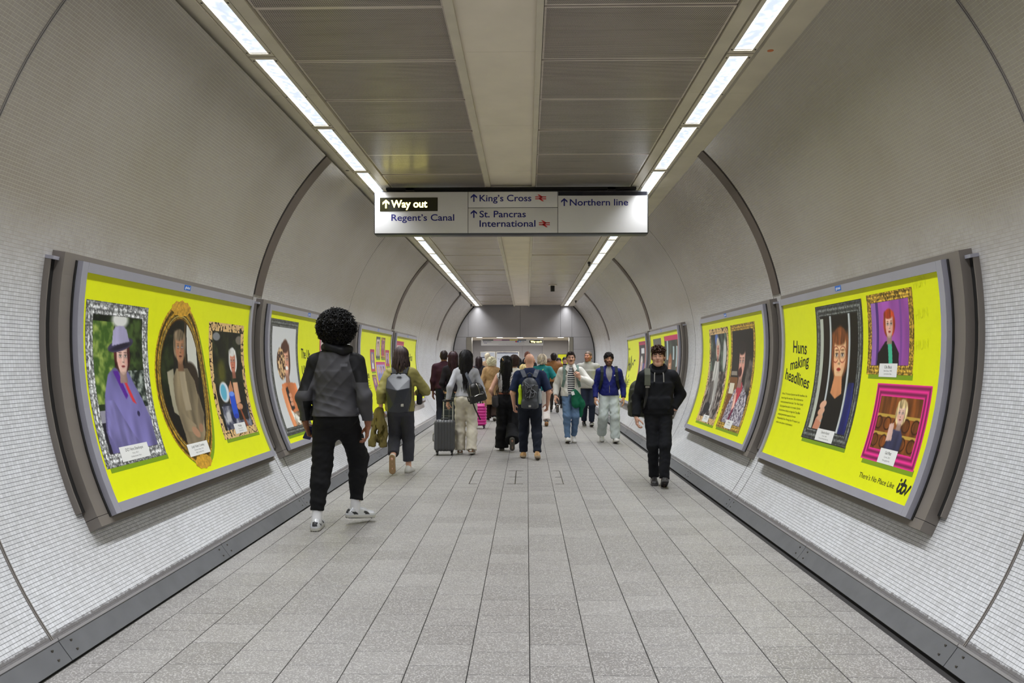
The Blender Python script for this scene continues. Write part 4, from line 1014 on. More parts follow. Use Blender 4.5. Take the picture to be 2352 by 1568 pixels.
HAND = {}
def hand_mesh(curl, spread=.0, h=.0042):
    """right-angled template: fingers along +y, thumb side +x, palm towards +z"""
    key = (round(curl, 2), h)
    if key in HAND: return HAND[key]
    f = Fld((-.07, -.05, -.04), (.09, .22, .10), h)
    f.cone((0, -.05, 0), (0, .015, 0), .025, .024, .02).ell((0, .055, 0), (.041, .052, .017), .015).cone((-.03, .085, 0), (.03, .095, 0), .012, .012, .012).ell((.026, .035, .010), (.016, .034, .015), .015)
    for i, (x, y, L, r) in enumerate(((.031, .098, .070, .0092), (.0105, .103, .079, .0095), (-.010, .099, .073, .0090), (-.030, .088, .056, .0082))):
        p = V3(x, y, 0); a = curl * (.35 + .10 * i); d = x * 1.2 * (1 - min(curl, 1)) + spread
        for q, sl in enumerate((.45, .31, .24)):
            v = V3(math.sin(d) * math.cos(a), math.cos(d) * math.cos(a), math.sin(a)) * L * sl; f.cone(p, p + v, r * (1 - .09 * q), r * (1 - .09 * (q + 1)), .004); p = p + v; a += curl * (.75 + .08 * i)
    t = V3(.030, .022, .008); e = .75 - .25 * curl
    for v, ra, rb in ((V3(math.sin(e) * .042, math.cos(e) * .036, .010 + .010 * curl), .0125, .0112), (V3(.006 + .014 * (1 - curl), .030, .006 + .016 * curl), .0108, .0098), (V3(-.006 * curl, .023, .004 + .010 * curl), .0096, .008)):
        f.cone(t, t + v, ra, rb, .006); t = t + v
    HAND[key] = f.mesh(); return HAND[key]

SKIN = {}
def skinmat(c): return M('skin %d %d %d' % c, c, .48, var=.06, vs=14, bump=.04, bs=120)
def fabric(c, rough=.85, var=.10, bump=.25, bs=220, nm='fabric', vs=7): return M('%s %d %d %d' % ((nm,) + c), c, rough, var=var, vs=vs, bump=bump, bs=bs, spec=.25, bd=.002)
LIPS = M('lips', (178, 116, 106), .45); EYEW = M('eye white', (176, 168, 162), .25); IRIS = M('dark iris', (40, 28, 22), .2)

def two_tone(name, c0, c1, rough=.62):
    """cloth in two colours; the sewn boundary is where the mesh attribute 'mask' crosses zero"""
    m, t, b = newmat(name); a = t.new('ShaderNodeAttribute', attribute_name='mask'); co = t.new('ShaderNodeTexCoord').outputs['Object']
    t.link(t.mix(t.ramp(a.outputs['Fac'], -.001, .001), lin(c0), lin(c1)), b.inputs['Base Color']); b.inputs['Roughness'].default_value = rough; b.inputs['Specular IOR Level'].default_value = .25
    t.link(t.bump(t.noise(co, 300, 2), .12, .002), b.inputs['Normal']); return m

class Person:
    def __init__(s, label, loc, h=1.75, face=0., sex='m', build=1., skin=(214, 168, 142), res=.013, headres=.009, feet=None, arms=None, lean=0., headturn=0., headtilt=0., shoulder=None, group=None):
        s.k = h / 1.75; s.res = res; s.sex = sex; s.b = build; s.skin = skin; s.hr = headres
        s.e = tag(empty('person', loc, face), label, 'person', group)
        # feet: x, y, pitch (heel up +), yaw, clearance
        feet = feet or {'L': (-.09, -.24, 38, 4, 0), 'R': (.09, .26, -8, -4, 0)}
        s.feet = {}; drop = .925
        for q, (x, y, pit, yaw, cl) in feet.items():
            pr = math.radians(pit); zs = [yy * math.sin(-pr) - .075 * math.cos(pr) for yy in (-.065, .19)]; A = V3(x, y, cl - min(zs)); s.feet[q] = (A, pr, math.radians(yaw))
            drop = min(drop, math.sqrt(max(.856 ** 2 - (y - 0) ** 2 - (abs(x) - .09) ** 2, .1)) + A[2])
        s.hz = drop; dz = drop - .925; s.dz = dz; s.lean = lean
        sw = shoulder or (.185 if sex == 'm' else .160); sw *= build
        up = lambda x, y, z: V3(x, y + (z - .95) * lean, z + dz)
        s.up = up; s.J = J = {}
        for q, sg in (('L', -1), ('R', 1)):
            J['hip' + q] = V3(sg * .088, 0, drop); A = s.feet[q][0]; yw = s.feet[q][2]; J['kn' + q], J['an' + q] = ik(J['hip' + q], A, .43, .43, (math.sin(-yw) * .4 + sg * .05, 1, 0)); J['sh' + q] = up(sg * sw, -.01, 1.392)
        arms = arms or {}
        for q, sg in (('L', -1), ('R', 1)):
            a = arms.get(q, {}); w = a.get('w', (sg * (sw + .055), .06, .845)); w = up(*w); pole = a.get('pole', (sg * .2, -1, -.1)); J['el' + q], J['wr' + q] = ik(J['sh' + q], w, .305, .265, pole)
        s.arms = arms; s.neck = up(0, -.02, 1.49); s.head = up(0, .012 + lean * .05, 1.63); s.ht = headturn; s.tilt = headtilt
        s.Rh = Matrix.Rotation(headturn, 3, 'Z') @ Matrix.Rotation(headtilt, 3, 'X'); s.Rh = np.array(s.Rh)
    def hp(s, x, y, z): return s.head + s.Rh @ V3(x, y, z)
    def out(s, name, V, F, mats, mi=None, parent=None):
        me = np_mesh(name, np.asarray(V) * s.k, F, mats if isinstance(mats, list) else [mats], mi); return link(name, me, parent or s.e)
    def torso(s, f, t=0., k=.05, waist=None):
        b = s.b; up = s.up; fem = s.sex == 'f'
        f.ell(up(0, -.012, 1.29), (.150 * b + t, .108 * b + t, .185 + t), k); f.ell(up(0, .0, 1.09), ((.122 if fem else .140) * b + t, .098 * b + t, .17 + t), k)
        f.cone(s.J['shL'] + V3(.03, 0, -.012), s.J['shR'] + V3(-.03, 0, -.012), .052 + t * .8, .052 + t * .8, k)
        for q in 'LR': f.cone(up(0, -.02, 1.455), s.J['sh' + q] * .8 + up(0, -.02, 1.44) * .2, .046 + t * .6, .046 + t * .7, k)
        if fem:
            for sg in (-1, 1): f.ell(up(sg * .07, .075, 1.275), (.066 + t, .062 + t, .07 + t), .04)
    def pelvis(s, f, t=0., k=.05, hip=1.):
        b = s.b * hip * (1.03 if s.sex == 'f' else 1); dz = s.dz
        f.ell((0, 0, .965 + dz), (.152 * b + t, .108 * b + t, .13 + t), k)
        for sg in (-1, 1): f.ell((sg * .073, -.050, .925 + dz), (.082 * b + t, .082 * b + t, .095 + t), k)
    def legs(s, f, r, k=.03, end=1., cap=False, knee=True):
        """r = radii at hip, knee, calf, hem"""
        for q in 'LR':
            H, K, A = s.J['hip' + q], s.J['kn' + q], s.J['an' + q]; E = K + (A - K) * end; Cf = K + (A - K) * .30
            f.cone(H, K, r[0], r[1], k); f.cone(K, Cf + V3(0, -.012, 0), r[1], r[2], k * .8); f.cone(Cf + V3(0, -.012 if end > .7 else 0, 0), E, r[2], r[3], k * .6, cap)
    def armset(s, f, r, k=.025, end=1., cap=True, only='LR'):
        for q in only:
            S, E, W = s.J['sh' + q], s.J['el' + q], s.J['wr' + q]
            if end <= 1: f.cone(S, S + (E - S) * end, r[0], r[0] + (r[1] - r[0]) * end, k, cap)
            else:
                f.cone(S, E, r[0], r[1], k); f.cone(E, E + (W - E) * (end - 1), r[1], r[2], k, cap)
    def box(s, z0, z1, m=.10):
        P = np.array([v for v in s.J.values()] + [s.neck]); lo = P.min(0) - m - .06; hi = P.max(0) + m + .06; lo[2] = z0; hi[2] = z1; lo[1] = min(lo[1], -.25); hi[1] = max(hi[1], .25); return lo, hi
    def body(s, hair=(50, 36, 30), bare=True, res=None, beard=None, brow=None, curl={'L': .45, 'R': .45}, hres=.0048, features=True):
        f = Fld(*s.box(.0, 1.62, .06), res or max(s.res, .015)); b = s.b
        s.torso(f, -.006); s.pelvis(f, -.004); s.legs(f, (.082 * b, .055, .054, .036)); s.armset(f, (.050 * b, .040 * b, .0265), .03, 2., False)
        nk = .056 if s.sex == 'm' else .048
        f.cone(s.neck + V3(0, 0, -.03), s.hp(0, -.018, -.06), nk + .006, nk, .035)
        for q in 'LR':
            A, p, yw = s.feet[q]; Rf = s.footrot(q); f.cone(A, A + Rf @ V3(0, -.03, -.045), .034, .03, .02); f.cone(A + Rf @ V3(0, -.03, -.045), A + Rf @ V3(0, .14, -.055), .030, .022, .02)
        V, F = f.mesh(); Vs, Fs, Ms = [V], [F], [np.zeros(len(F), int)]; n = len(V)
        # head, finer, in its own frame
        g = Fld((-.12, -.14, -.16), (.12, .16, .14), s.hr)
        fem = s.sex == 'f'; j = .92 if fem else 1.
        g.ell((0, -.014, .030), (.076, .096, .088), .02).ell((0, .022, -.032), (.060 * j, .066, .080), .03).ell((0, .056, -.088), (.027 * j, .026, .024), .025)
        for sg in (-1, 1): g.cone((sg * .045 * j, .0, -.062), (sg * .018, .058, -.092), .024, .02, .03).ell((sg * .036, .066, -.020), (.026, .022, .022), .02).ell((sg * .082, -.014, -.004), (.011, .021, .033), .005)
        g.cone((-.030, .079, .034), (.030, .079, .034), .016, .016, .02)
        for sg in (-1, 1): g.ell((sg * .032, .098, .010), (.017, .014, .011), .014, sub=True)
        g.cone((0, .086, .020), (0, .107, -.016), .008, .0115, .010).ell((0, .098, -.022), (.0165, .012, .009), .008)
        for sg in (-1, 1): g.ell((sg * .031, .079, .010), (.0145, .013, .0115), .003)
        g.ell((0, .086, -.050), (.024, .011, .0075), .006).ell((0, .084, -.062), (.021, .011, .007), .006)
        g.cone((0, -.025, -.05), (0, -.03, -.16), nk, nk, .03)
        HV, HF = g.mesh(); c = HV[HF].mean(1); mi = np.zeros(len(HF), int)
        if features:
            mi[(c[:, 1] > .078) & (np.hypot(c[:, 0] / .024, (c[:, 2] + .056) / .0095) < 1)] = 1
            for sg in (-1, 1):
                d = np.hypot((c[:, 0] - sg * .031) / .0125, (c[:, 2] - .010) / .0052); m = (d < 1) & (c[:, 1] > .06); mi[m] = 2; mi[m & (np.abs(c[:, 0] - sg * .031) < .0068)] = 3
                mi[(np.abs(c[:, 0] - sg * .033) < .022) & (np.abs(c[:, 2] - .034 + .06 * (np.abs(c[:, 0]) - .033) ** 2) < .0062) & (c[:, 1] > .06)] = 4
            if beard: mi[((c[:, 2] < -.036) & (c[:, 1] > -.005) & (mi == 0) & (c[:, 2] > -.125)) | ((np.abs(c[:, 0]) > .052) & (c[:, 2] < -.01) & (c[:, 1] > 0) & (c[:, 2] > -.1) & (mi == 0))] = 5
        HV = (s.Rh @ HV.T).T + s.head; Vs.append(HV); Fs.append(HF + n); Ms.append(mi); n += len(HV)
        for q, sg in (('L', -1), ('R', 1)):
            a = s.arms.get(q, {}); W = s.J['wr' + q]; fd = unit(W - s.J['el' + q]); d = unit(a.get('dir', fd * 1.0)); th = a.get('thumb', (-sg * .25, 1, 0)); Bm = frame3(d, th)
            # palm (+z of the template) should face inwards: mirror when needed
            pal = a.get('palm', (-sg, 0, 0)); fl = 1 if Bm[:, 2] @ np.array(pal, float) >= 0 else -1
            HVv, HFf = hand_mesh(a.get('curl', curl[q]), 0., hres); T = HVv * V3(1, 1, fl); Vs.append((Bm @ T.T).T * (1. if s.sex == 'm' else .92) + W); Fs.append((HFf if fl > 0 else HFf[:, ::-1]) + n); Ms.append(np.zeros(len(HFf), int)); n += len(HVv)
        bc = brow or hair
        return s.out('body', np.concatenate(Vs), np.concatenate(Fs), [skinmat(s.skin), LIPS, EYEW, IRIS, M('brow %d %d %d' % bc, bc, .8), M('beard %d %d %d' % (beard or hair), beard or hair, .85, var=.25, vs=60)], np.concatenate(Ms))
    def footrot(s, q):
        A, p, yw = s.feet[q]; return np.array(Matrix.Rotation(yw, 3, 'Z') @ Matrix.Rotation(-p, 3, 'X'))
    def top(s, name, mat, t=.018, hem=.93, arm=(.066, .058, .044), end=2., neck=1.52, collar=.066, box=None, res=None, folds=.004, ff=38, region=None, mats=None, seed=1, extra=None, hip=1., mask=None):
        lo, hi = s.box(hem + s.dz - .03, neck + .12); f = Fld(lo, hi, res or s.res)
        s.torso(f, t)
        if hem < 1.05: s.pelvis(f, t + .002, hip=hip)
        if box: f.frus(hem + s.dz - .02, 1.30 + s.dz, box[0], box[1], .05, (0, box[2] if len(box) > 2 else 0), (0, (1.3 - .95) * s.lean))
        if end > 0: s.armset(f, arm, .03, end)
        if collar: f.cone(s.neck + V3(0, .005, -.06), s.neck + V3(0, .012, neck - 1.49), collar + .018, collar, .02, True)
        if extra: extra(f)
        if folds: f.folds(folds, ff, seed)
        if hem > 0:
            z = f.axes()[2] ; x = f.axes()[0]
            wristsafe = s.b * .30
            M_ = np.maximum(f.F, (hem + s.dz) - z[None, None, :]); core = (np.abs(x) < max(abs(s.J['elL'][0]), abs(s.J['elR'][0]), .2) - .045)
            f.F = np.where(s._armband(f, max(arm[1:]) + .008), f.F, M_)
        V, F = f.mesh(); mi = None
        if region: mi = region(V[F].mean(1))
        o = s.out(name, V, F, mats or mat, mi)
        if mask: a = o.data.attributes.new('mask', 'FLOAT', 'POINT'); a.data.foreach_set('value', mask(V).astype(np.float32))
        return o
    def _armband(s, f, wd=.068):
        """grid points nearer to an arm's axis than to the trunk keep their sleeves below the hem"""
        x, y, z = f.axes(); m = np.zeros(f.F.shape, bool)
        for q in 'LR':
            E, W = s.J['el' + q], s.J['wr' + q]; 
            for a, b in ((E, W), (s.J['sh' + q] * .4 + E * .6, E)):
                sl = f._sl(np.minimum(a, b) - .075, np.maximum(a, b) + .075)
                if sl is None: continue
                sl, X, Y, Z = sl; ba = b - a; t = np.clip(((X - a[0]) * ba[0] + (Y - a[1]) * ba[1] + (Z - a[2]) * ba[2]) / (ba @ ba), 0, 1)
                d = np.sqrt((X - a[0] - ba[0] * t) ** 2 + (Y - a[1] - ba[1] * t) ** 2 + (Z - a[2] - ba[2] * t) ** 2); m[sl] |= d < wd
        return m
    def trousers(s, mat, r=(.098, .072, .068, .050), waist=1.03, crotch=0., end=.93, t=.010, res=None, folds=.004, ff=42, seed=2, name='trousers', region=None, mats=None, hip=1., cuff=None):
        lo, hi = s.box(.02, waist + s.dz + .02, .08); f = Fld(lo, hi, res or s.res)
        s.pelvis(f, t, hip=hip); f.ell((0, 0, 1.05 + s.dz), (.14 * s.b + t, .105 * s.b + t, .09), .04); s.legs(f, r, .03, end, True)
        if crotch: f.ell((0, 0, crotch + s.dz), (.075, .085, .10), .05)
        if cuff:
            for q in 'LR':
                K, A = s.J['kn' + q], s.J['an' + q]; f.cone(K + (A - K) * (end - .07), K + (A - K) * end, cuff, cuff, .006, True)
        if folds: f.folds(folds, ff, seed, (1, 1, 1.6))
        f.cut((0, 0, 1), waist + s.dz); V, F = f.mesh(); return s.out(name, V, F, mats or mat, None if not region else region(V[F].mean(1)))
    def shoes(s, mats, style='sneaker', h=.0075, sock=None, sockz=.20, sw=.045):
        if style not in SHOE:
            f = Fld((-.07, -.10, -.005), (.07, .23, .17), h)
            hi = {'sneaker': .085, 'boot': .135, 'flat': .075, 'sandal': .05}[style]; r = .040 if style != 'boot' else .046
            f.cone((0, -.040, .040), (0, .075, .040), r, r, .02).ell((.0, .140, .030), (.045, .062, .034), .025).cone((0, -.038, .045), (0, -.012, hi), .037, .036, .02, True).cone((0, .02, .078), (0, .105, .05), .028, .022, .03)
            f.cone((0, -.045, .018), (0, .15, .018), .042, .047, .012); f.F = np.maximum(f.F, -f.axes()[2][None, None, :]); V, F = f.mesh(); c = V[F].mean(1)
            mi = np.zeros(len(F), int); mi[c[:, 2] < (.026 if style != 'boot' else .030)] = 1
            mi[(c[:, 2] < .004)] = 3 if style == 'sneaker' else 1
            mi[(np.abs(c[:, 0]) > .022) & (c[:, 2] > .034) & (c[:, 2] < .062) & (np.sin(c[:, 1] * 55 + c[:, 2] * 60) > .35) & (mi == 0)] = 2
            mi[(c[:, 1] < -.062) & (c[:, 2] > .045) & (np.abs(c[:, 0]) < .02) & (mi == 0)] = 2
            SHOE[style] = (V, F, mi)
        V, F, mi = SHOE[style]
        for q in 'LR':
            A = s.feet[q][0]; Rf = s.footrot(q); s.out('shoe', (Rf @ (V - V3(0, 0, .075)).T).T + A, F, mats, mi)
            if sock:
                K = s.J['kn' + q]; f = Fld(np.minimum(A, K) - .08, np.maximum(A, K) + .08, .008); u = unit(K - A); f.cone(A + u * sockz, A + Rf @ V3(0, -.005, -.01), .046, .042, .01, False); f.folds(.0015, 90, 3); Vv, Ff = f.mesh(); s.out('sock', Vv, Ff, sock)
    # ------------------------------------------------------------ hair
    def cap(s, mat, t=.014, front=.055, low=-.075, name='hair', folds=.004, ff=90, res=.008, extra=None, frontz=.045, mats=None, side=.03, region=None):
        f = Fld((-.20, -.22, -.42 if extra else -.16), (.20, .17, .22), res)
        f.ell((0, -.016, .032), (.078 + t, .098 + t, .088 + t), .01); f.ell((0, -.05, -.03), (.070 + t * .6, .062 + t * .6, .07), .03)
        if extra: extra(f)
        if folds: f.folds(folds, ff, 7)
        x, y, z = f.axes(); X, Y, Z = x[:, None, None], y[None, :, None], z[None, None, :]
        facecut = (Y - np.interp(z, [-.2, -.035, -.015, .03, frontz, frontz + .012], [-.03, -.03, -.012, .030, .050, .3]).astype(np.float32)[None, None, :] - .0 * X) if not extra else np.minimum(Y - front, frontz + .02 - Z)
        f.F = np.maximum(f.F, facecut); f.F = np.maximum(f.F, low - Z)
        V, F = f.mesh(); V = (s.Rh @ V.T).T + s.head; return s.out(name, V, F, mats or mat, None if not region else region((V[F].mean(1) - s.head) @ s.Rh))
    def strands(s, mats, n, zend, phi=115, rad=(.090, .112, .104), thick=.0065, drape=.02, seed=1, wave=.006, name='hair_strands', taper=.55, xs=1., jitter=.05, start=8, yoff=0., parent=None):
        """long hair: tapered locks lying over the crown and falling to zend"""
        r = random.Random(seed); m = MB()
        for i in range(n):
            ph = math.radians(r.uniform(-phi, phi)); th0 = math.radians(r.uniform(start, 55)); ze = zend + r.uniform(-jitter, jitter); pts = []; w = r.uniform(0, 6.3); k = r.uniform(.97, 1.06)
            N = 7
            for j in range(N):
                th = th0 + (math.radians(100) - th0) * j / (N - 1); p = V3(math.sin(ph) * math.sin(th) * rad[0] * k, -math.cos(ph) * math.sin(th) * rad[1] * k, math.cos(th) * rad[2] * k) + V3(0, -.012, .03); pts.append(s.head + s.Rh @ p)
            e = pts[-1]; L = e[2] - (ze + s.dz); Mn = 7
            if L > .02:
                for j in range(1, Mn + 1):
                    t = j / Mn; x = e[0] * (1 + (xs - 1) * t); yb = e[1] + (-drape * math.sin(min(t * 1.6, 1) * 1.57)) * max(math.cos(ph), .0) + yoff * t; pts.append(V3(x + wave * math.sin(w + t * 7), yb + wave * .6 * math.cos(w + t * 6), e[2] - L * t))
            rs = [thick * (.6 + .4 * min(1, q / 3)) * (1 - (1 - taper * .5) * max(0, (q - N) / Mn)) for q in range(len(pts))]
            m.tube([p * s.k for p in pts], [q * s.k for q in rs], 4, r.randrange(len(mats)), cap=False)
        return m.build(name, mats, parent or s.e)
    def tufts(s, mats, n, rad, c=(0, -.012, .035), L=.03, thick=.006, seed=1, lowz=-.09, front=.06, curl=1., name='hair_curls'):
        """short springy curls standing off the scalp"""
        r = random.Random(seed); m = MB()
        for i in range(n):
            while True:
                d = V3(r.gauss(0, 1), r.gauss(0, 1), r.gauss(0, 1)); d = unit(d); p = V3(*c) + d * V3(*rad) * r.uniform(.88, 1.02)
                if p[2] > lowz and not (p[1] > front and p[2] < .07): break
            u = unit(np.cross(d, V3(r.random(), r.random(), r.random()))); v = np.cross(d, u); a = r.uniform(0, 6.3); pts = []; q = r.uniform(.010, .016) * curl
            for j in range(6):
                t = j / 5; pts.append(s.head + s.Rh @ (p + d * (t * L * r.uniform(.8, 1.15) - .012) + (u * math.cos(a + t * 6.5) + v * math.sin(a + t * 6.5)) * q * (.3 + t)))
            m.tube([x * s.k for x in pts], [thick * s.k * z for z in (.8, 1, 1, .9, .75, .4)], 4, r.randrange(len(mats)), cap=False)
        return m.build(name, mats, s.e)
SHOE = {}
def hairm(c): return [M('hair %d %d %d' % c, c, .55, var=.25, vs=40, spec=.22), M('hair b %d %d %d' % c, tuple(min(255, int(q * 1.22) + 4) for q in c), .55, spec=.22)]
# ================================================================ THE PEOPLE, NEAREST FIRST
blk = fabric((20, 20, 23)); nearblk = fabric((26, 26, 30)); darkdenim = fabric((30, 33, 42)); WSHOE = M('white trainer upper', (206, 204, 200), .5, var=.05); WSOLE = M('white trainer sole', (190, 188, 180), .6)
GSOLE = M('grey rubber sole', (92, 88, 82), .7); DKP = M('dark trainer panel', (58, 58, 64), .5)

# 1 man with big curly hair
s = Person('tall person with big black curly hair, grey and black jacket and black joggers', (-1.735, 7.22, 0), 1.87, .02, 'm', 1.04, (142, 92, 68), .0095, .009,
    feet={'L': (-.135, -.10, 0, 4, 0), 'R': (.14, .16, 6, -50, .03)}, arms={'L': {'w': (-.262, .04, .862), 'dir': (.15, .55, -.83), 'curl': 1.25, 'thumb': (-.1, .8, .6), 'pole': (-.35, -1, 0)}, 'R': {'w': (.275, .0, .862), 'curl': .75, 'dir': (-.12, .12, -.97), 'pole': (.35, -1, 0)}}, lean=.02, shoulder=.172)
s.body((22, 20, 20), res=.014)
def reg(c):
    z = c[:, 2] - s.dz; ax = np.abs(c[:, 0]); el = s.J['elL'][2] + .09; mn = lambda *q: np.minimum.reduce(q)
    yoke = mn(ax - (.128 + np.clip(1.42 - z, 0, .5) * .32), c[:, 2] - (el + .035 * np.sign(c[:, 0])))
    fore = mn(-c[:, 0] - .18, s.J['elL'][2] - .03 - c[:, 2], c[:, 0] - ((s.J['elL'][0] + s.J['wrL'][0]) / 2 + .010))
    return np.maximum.reduce([yoke, fore, mn(z - 1.485, .12 - ax), mn(z - 1.455, .10 - ax, c[:, 1])])
jk = s.top('jacket', None, .028, .945, (.068, .060, .046), 2., 1.53, .080, ((.176, .128), (.186, .135)), res=.0068, folds=.008, ff=34, mask=reg, mats=[two_tone('grey and black softshell', (70, 69, 73), (22, 22, 25))], seed=4, extra=lambda f: (f.crease(.010, (-.75, 0, .66), 30, s.up(.02, -.15, 1.25), .22), f.crease(.009, (.3, 0, .95), 48, s.up(0, -.15, 1.03), .16)))
f = Fld((-.2, -.2, 1.4), (.2, .2, 1.7), .009)
for i in range(20):
    a = i * .3142; b = a + .3142; rr = lambda q: (.098 + .012 * math.sin(q * 3), .092 + .012 * math.cos(q * 2))
    f.cone(s.neck + V3(rr(a)[0] * math.cos(a) + .008, rr(a)[1] * math.sin(a), .022 + .012 * math.sin(a * 2) - .012 * math.cos(a)), s.neck + V3(rr(b)[0] * math.cos(b) + .008, rr(b)[1] * math.sin(b), .022 + .012 * math.sin(b * 2) - .012 * math.cos(b)), .030, .030, .02)
f.cone(s.neck + V3(0, .01, -.02), s.neck + V3(0, .015, .05), .086, .080, .03, True); f.folds(.006, 50, 3); V, F = f.mesh(); s.out('hood', V, F, fabric((24, 24, 28), .55, .08, .15))
q = s.top; m = MB(); m.box((0, 0, 0), (.062, .003, .026), 0); o = m.build('chest_print', fabric((98, 98, 104)), s.e); o.location = np.array(s.up(.098, -.158, 1.375)) * s.k; o.rotation_euler = (-.12, 0, .30)
s.trousers(blk, (.104, .086, .078, .054), 1.03, .845, .80, .014, folds=.008, ff=55, seed=5, cuff=.054)
SIL = M('silver mesh trainer', (196, 197, 200), .38, metal=.2, var=.08)
s.shoes([SIL, WSOLE, M('black trainer stripe', (34, 34, 38), .5), M('black outsole', (40, 38, 38), .7)], sock=fabric((222, 221, 224)), sockz=.24)
hm = hairm((17, 15, 15))
f = Fld((-.26, -.26, -.16), (.26, .22, .28), .010); f.ell((.0, -.024, .060), (.128, .136, .124), .03); f.ell((0, -.06, -.04), (.075, .06, .06), .05); [f.ell((.125 * math.sin(q * 2.4) * math.cos(q * .21 - .6), -.024 + .13 * math.cos(q * 2.4) * math.cos(q * .21 - .6), .066 + .118 * math.sin(q * .21 - .6)), (.040, .040, .036), .015) for q in range(11)]; f.folds(.018, 60, 9)
y = f.axes()[1][None, :, None]; z = f.axes()[2][None, None, :]; f.F = np.maximum(f.F, np.minimum(y - .06, .05 - z)); V, F = f.mesh(); s.out('hair', V + s.head, F, hm[0])
s.tufts(hm, 2100, (.142, .150, .138), (0, -.024, .064), .046, .0050, 3, -.07, .05, 1.25)
hand = s.J['wrL'] * s.k
t = tag(empty('phone', tuple(np.array([-1.735, 7.22, 0]) + hand + V3(.012, .055, -.075))), 'dark blue phone in the left hand of the curly-haired person', 'phone'); t.rotation_euler = (.6, .25, .5)
m = MB(); m.box((0, 0, 0), (.074, .010, .150), bev=.006); m.build('case', M('blue phone case', (26, 30, 92), .35), t); m = MB(); m.box((.018, -.0065, .05), (.026, .004, .030), bev=.001); m.build('camera_block', BLK, t)
m = MB(); m.box((0, .0055, 0), (.066, .002, .14)); m.build('screen', M('phone glass', (20, 22, 40), .1), t)

# 2 woman in olive shirt with a black backpack
s2 = s = Person('person in an olive shirt with a dark backpack and cropped dark jeans', (-1.70, 10.72, 0), 1.69, .03, 'f', 1.06, (222, 172, 148), .011, .009,
    feet={'L': (-.075, -.22, 78, 0, .03), 'R': (.10, .12, 0, -12, 0)}, arms={'L': {'w': (-.275, -.02, .90), 'curl': 1.35, 'dir': (-.1, .2, -1)}, 'R': {'w': (.16, .235, 1.10), 'pole': (1, -.55, -.3), 'curl': 1.2}}, lean=.05, headturn=-.06, headtilt=-.12)
s.body((60, 46, 44), res=.014)
olive = fabric((146, 138, 84), .8, .10, .2)
s.top('shirt', olive, .026, .87, (.074, .068, .056), 1.62, 1.51, .064, ((.185, .140), (.165, .12)), folds=.010, ff=42, seed=6)
s.trousers(fabric((62, 62, 70), .85, .25, .3, 200, 'fabric', 3), (.104, .086, .084, .074), 1.02, 0, .80, .014, folds=.005, ff=40, seed=7, hip=1.06)
s.shoes([WSHOE, WSOLE, WSHOE, M('tan outsole', (158, 128, 92), .7)])
hm = hairm((58, 46, 46)); s.cap(hm[0], .018, .05, -.10, extra=lambda f: (f.ell((0, -.055, -.10), (.105, .060, .14), .05), f.cone((-.07, -.04, -.10), (-.13, -.02, -.19), .035, .02, .04), f.cone((.08, -.02, -.05), (.155, .03, -.24), .038, .018, .04)))
s.strands(hm, 150, 1.37, 112, (.098, .118, .110), .0065, .025, 5, .008, xs=1.35)

# 3 woman in grey sweater with cream trousers
s3 = s = Person('person with long black hair, pale grey sweater and cream trousers', (-.995, 13.0, 0), 1.67, .0, 'f', 1.02, (196, 150, 122), .012, .010,
    feet={'L': (-.10, .05, 0, 6, 0), 'R': (.105, -.10, 6, -6, 0)}, arms={'L': {'w': (-.30, -.10, .90), 'curl': 1.35, 'dir': (-.1, -.25, -1)}, 'R': {'w': (.32, .14, .92)}}, lean=.02)
s.body((20, 18, 20), res=.015)
s.top('sweater', fabric((176, 176, 182), .85, .08, .3, 160), .024, .985, (.062, .054, .044), 1.98, 1.51, .062, None, folds=.007, ff=46, seed=8)
s.trousers(fabric((216, 208, 192), .8, .05, .2), (.106, .092, .092, .088), 1.01, 0, 1.02, .012, folds=.009, ff=42, seed=9, hip=1.06)
s.shoes([M('tan suede', (120, 82, 50), .8), WSOLE, WSHOE, GSOLE], 'flat')
hm = hairm((20, 18, 20)); s.cap(hm[0], .026, .05, -.36, extra=lambda f: (f.cone((0, -.075, -.02), (0, -.105, -.30), .085, .055, .05), f.ell((0, -.08, -.12), (.118, .062, .20), .05)))
s.strands(hm, 230, 1.16, 112, (.112, .126, .116), .0068, .03, 6, .006, xs=.88, jitter=.12)

# 4 man in maroon jumper, 5 woman in plaid skirt
s = Person('person in a dark maroon jumper and dark jeans by the left wall', (-1.80, 17.3, 0), 1.76, .0, 'm', 1.02, (150, 106, 84), .016, .012, feet={'L': (-.09, -.10, 20, 0, 0), 'R': (.09, .15, 0, 0, 0)})
s.body((40, 32, 30), res=.018); s.top('jumper', fabric((54, 26, 36)), .024, .93, (.072, .064, .05), 1.95, 1.52, .066, ((.175, .125), (.18, .125)), seed=10); s.trousers(fabric((34, 36, 46)), (.10, .075, .072, .062), seed=11); s.shoes([BLK, GSOLE, BLK, GSOLE]); s.cap(hairm((40, 32, 30))[0], .008)
s = Person('person with dark red-brown hair, black top and long dark plaid skirt', (-1.50, 16.2, 0), 1.70, .0, 'f', 1., (200, 152, 128), .015, .012, feet={'L': (-.09, .10, 0, 0, 0), 'R': (.09, -.14, 25, 0, 0)}, arms={'L': {'w': (-.20, .12, .96)}, 'R': {'w': (.2, .16, 1.0)}})
s.body((46, 30, 32), res=.018); s.top('top', fabric((24, 20, 24)), .022, .93, (.066, .058, .046), 1.95, 1.5, .062, seed=12)
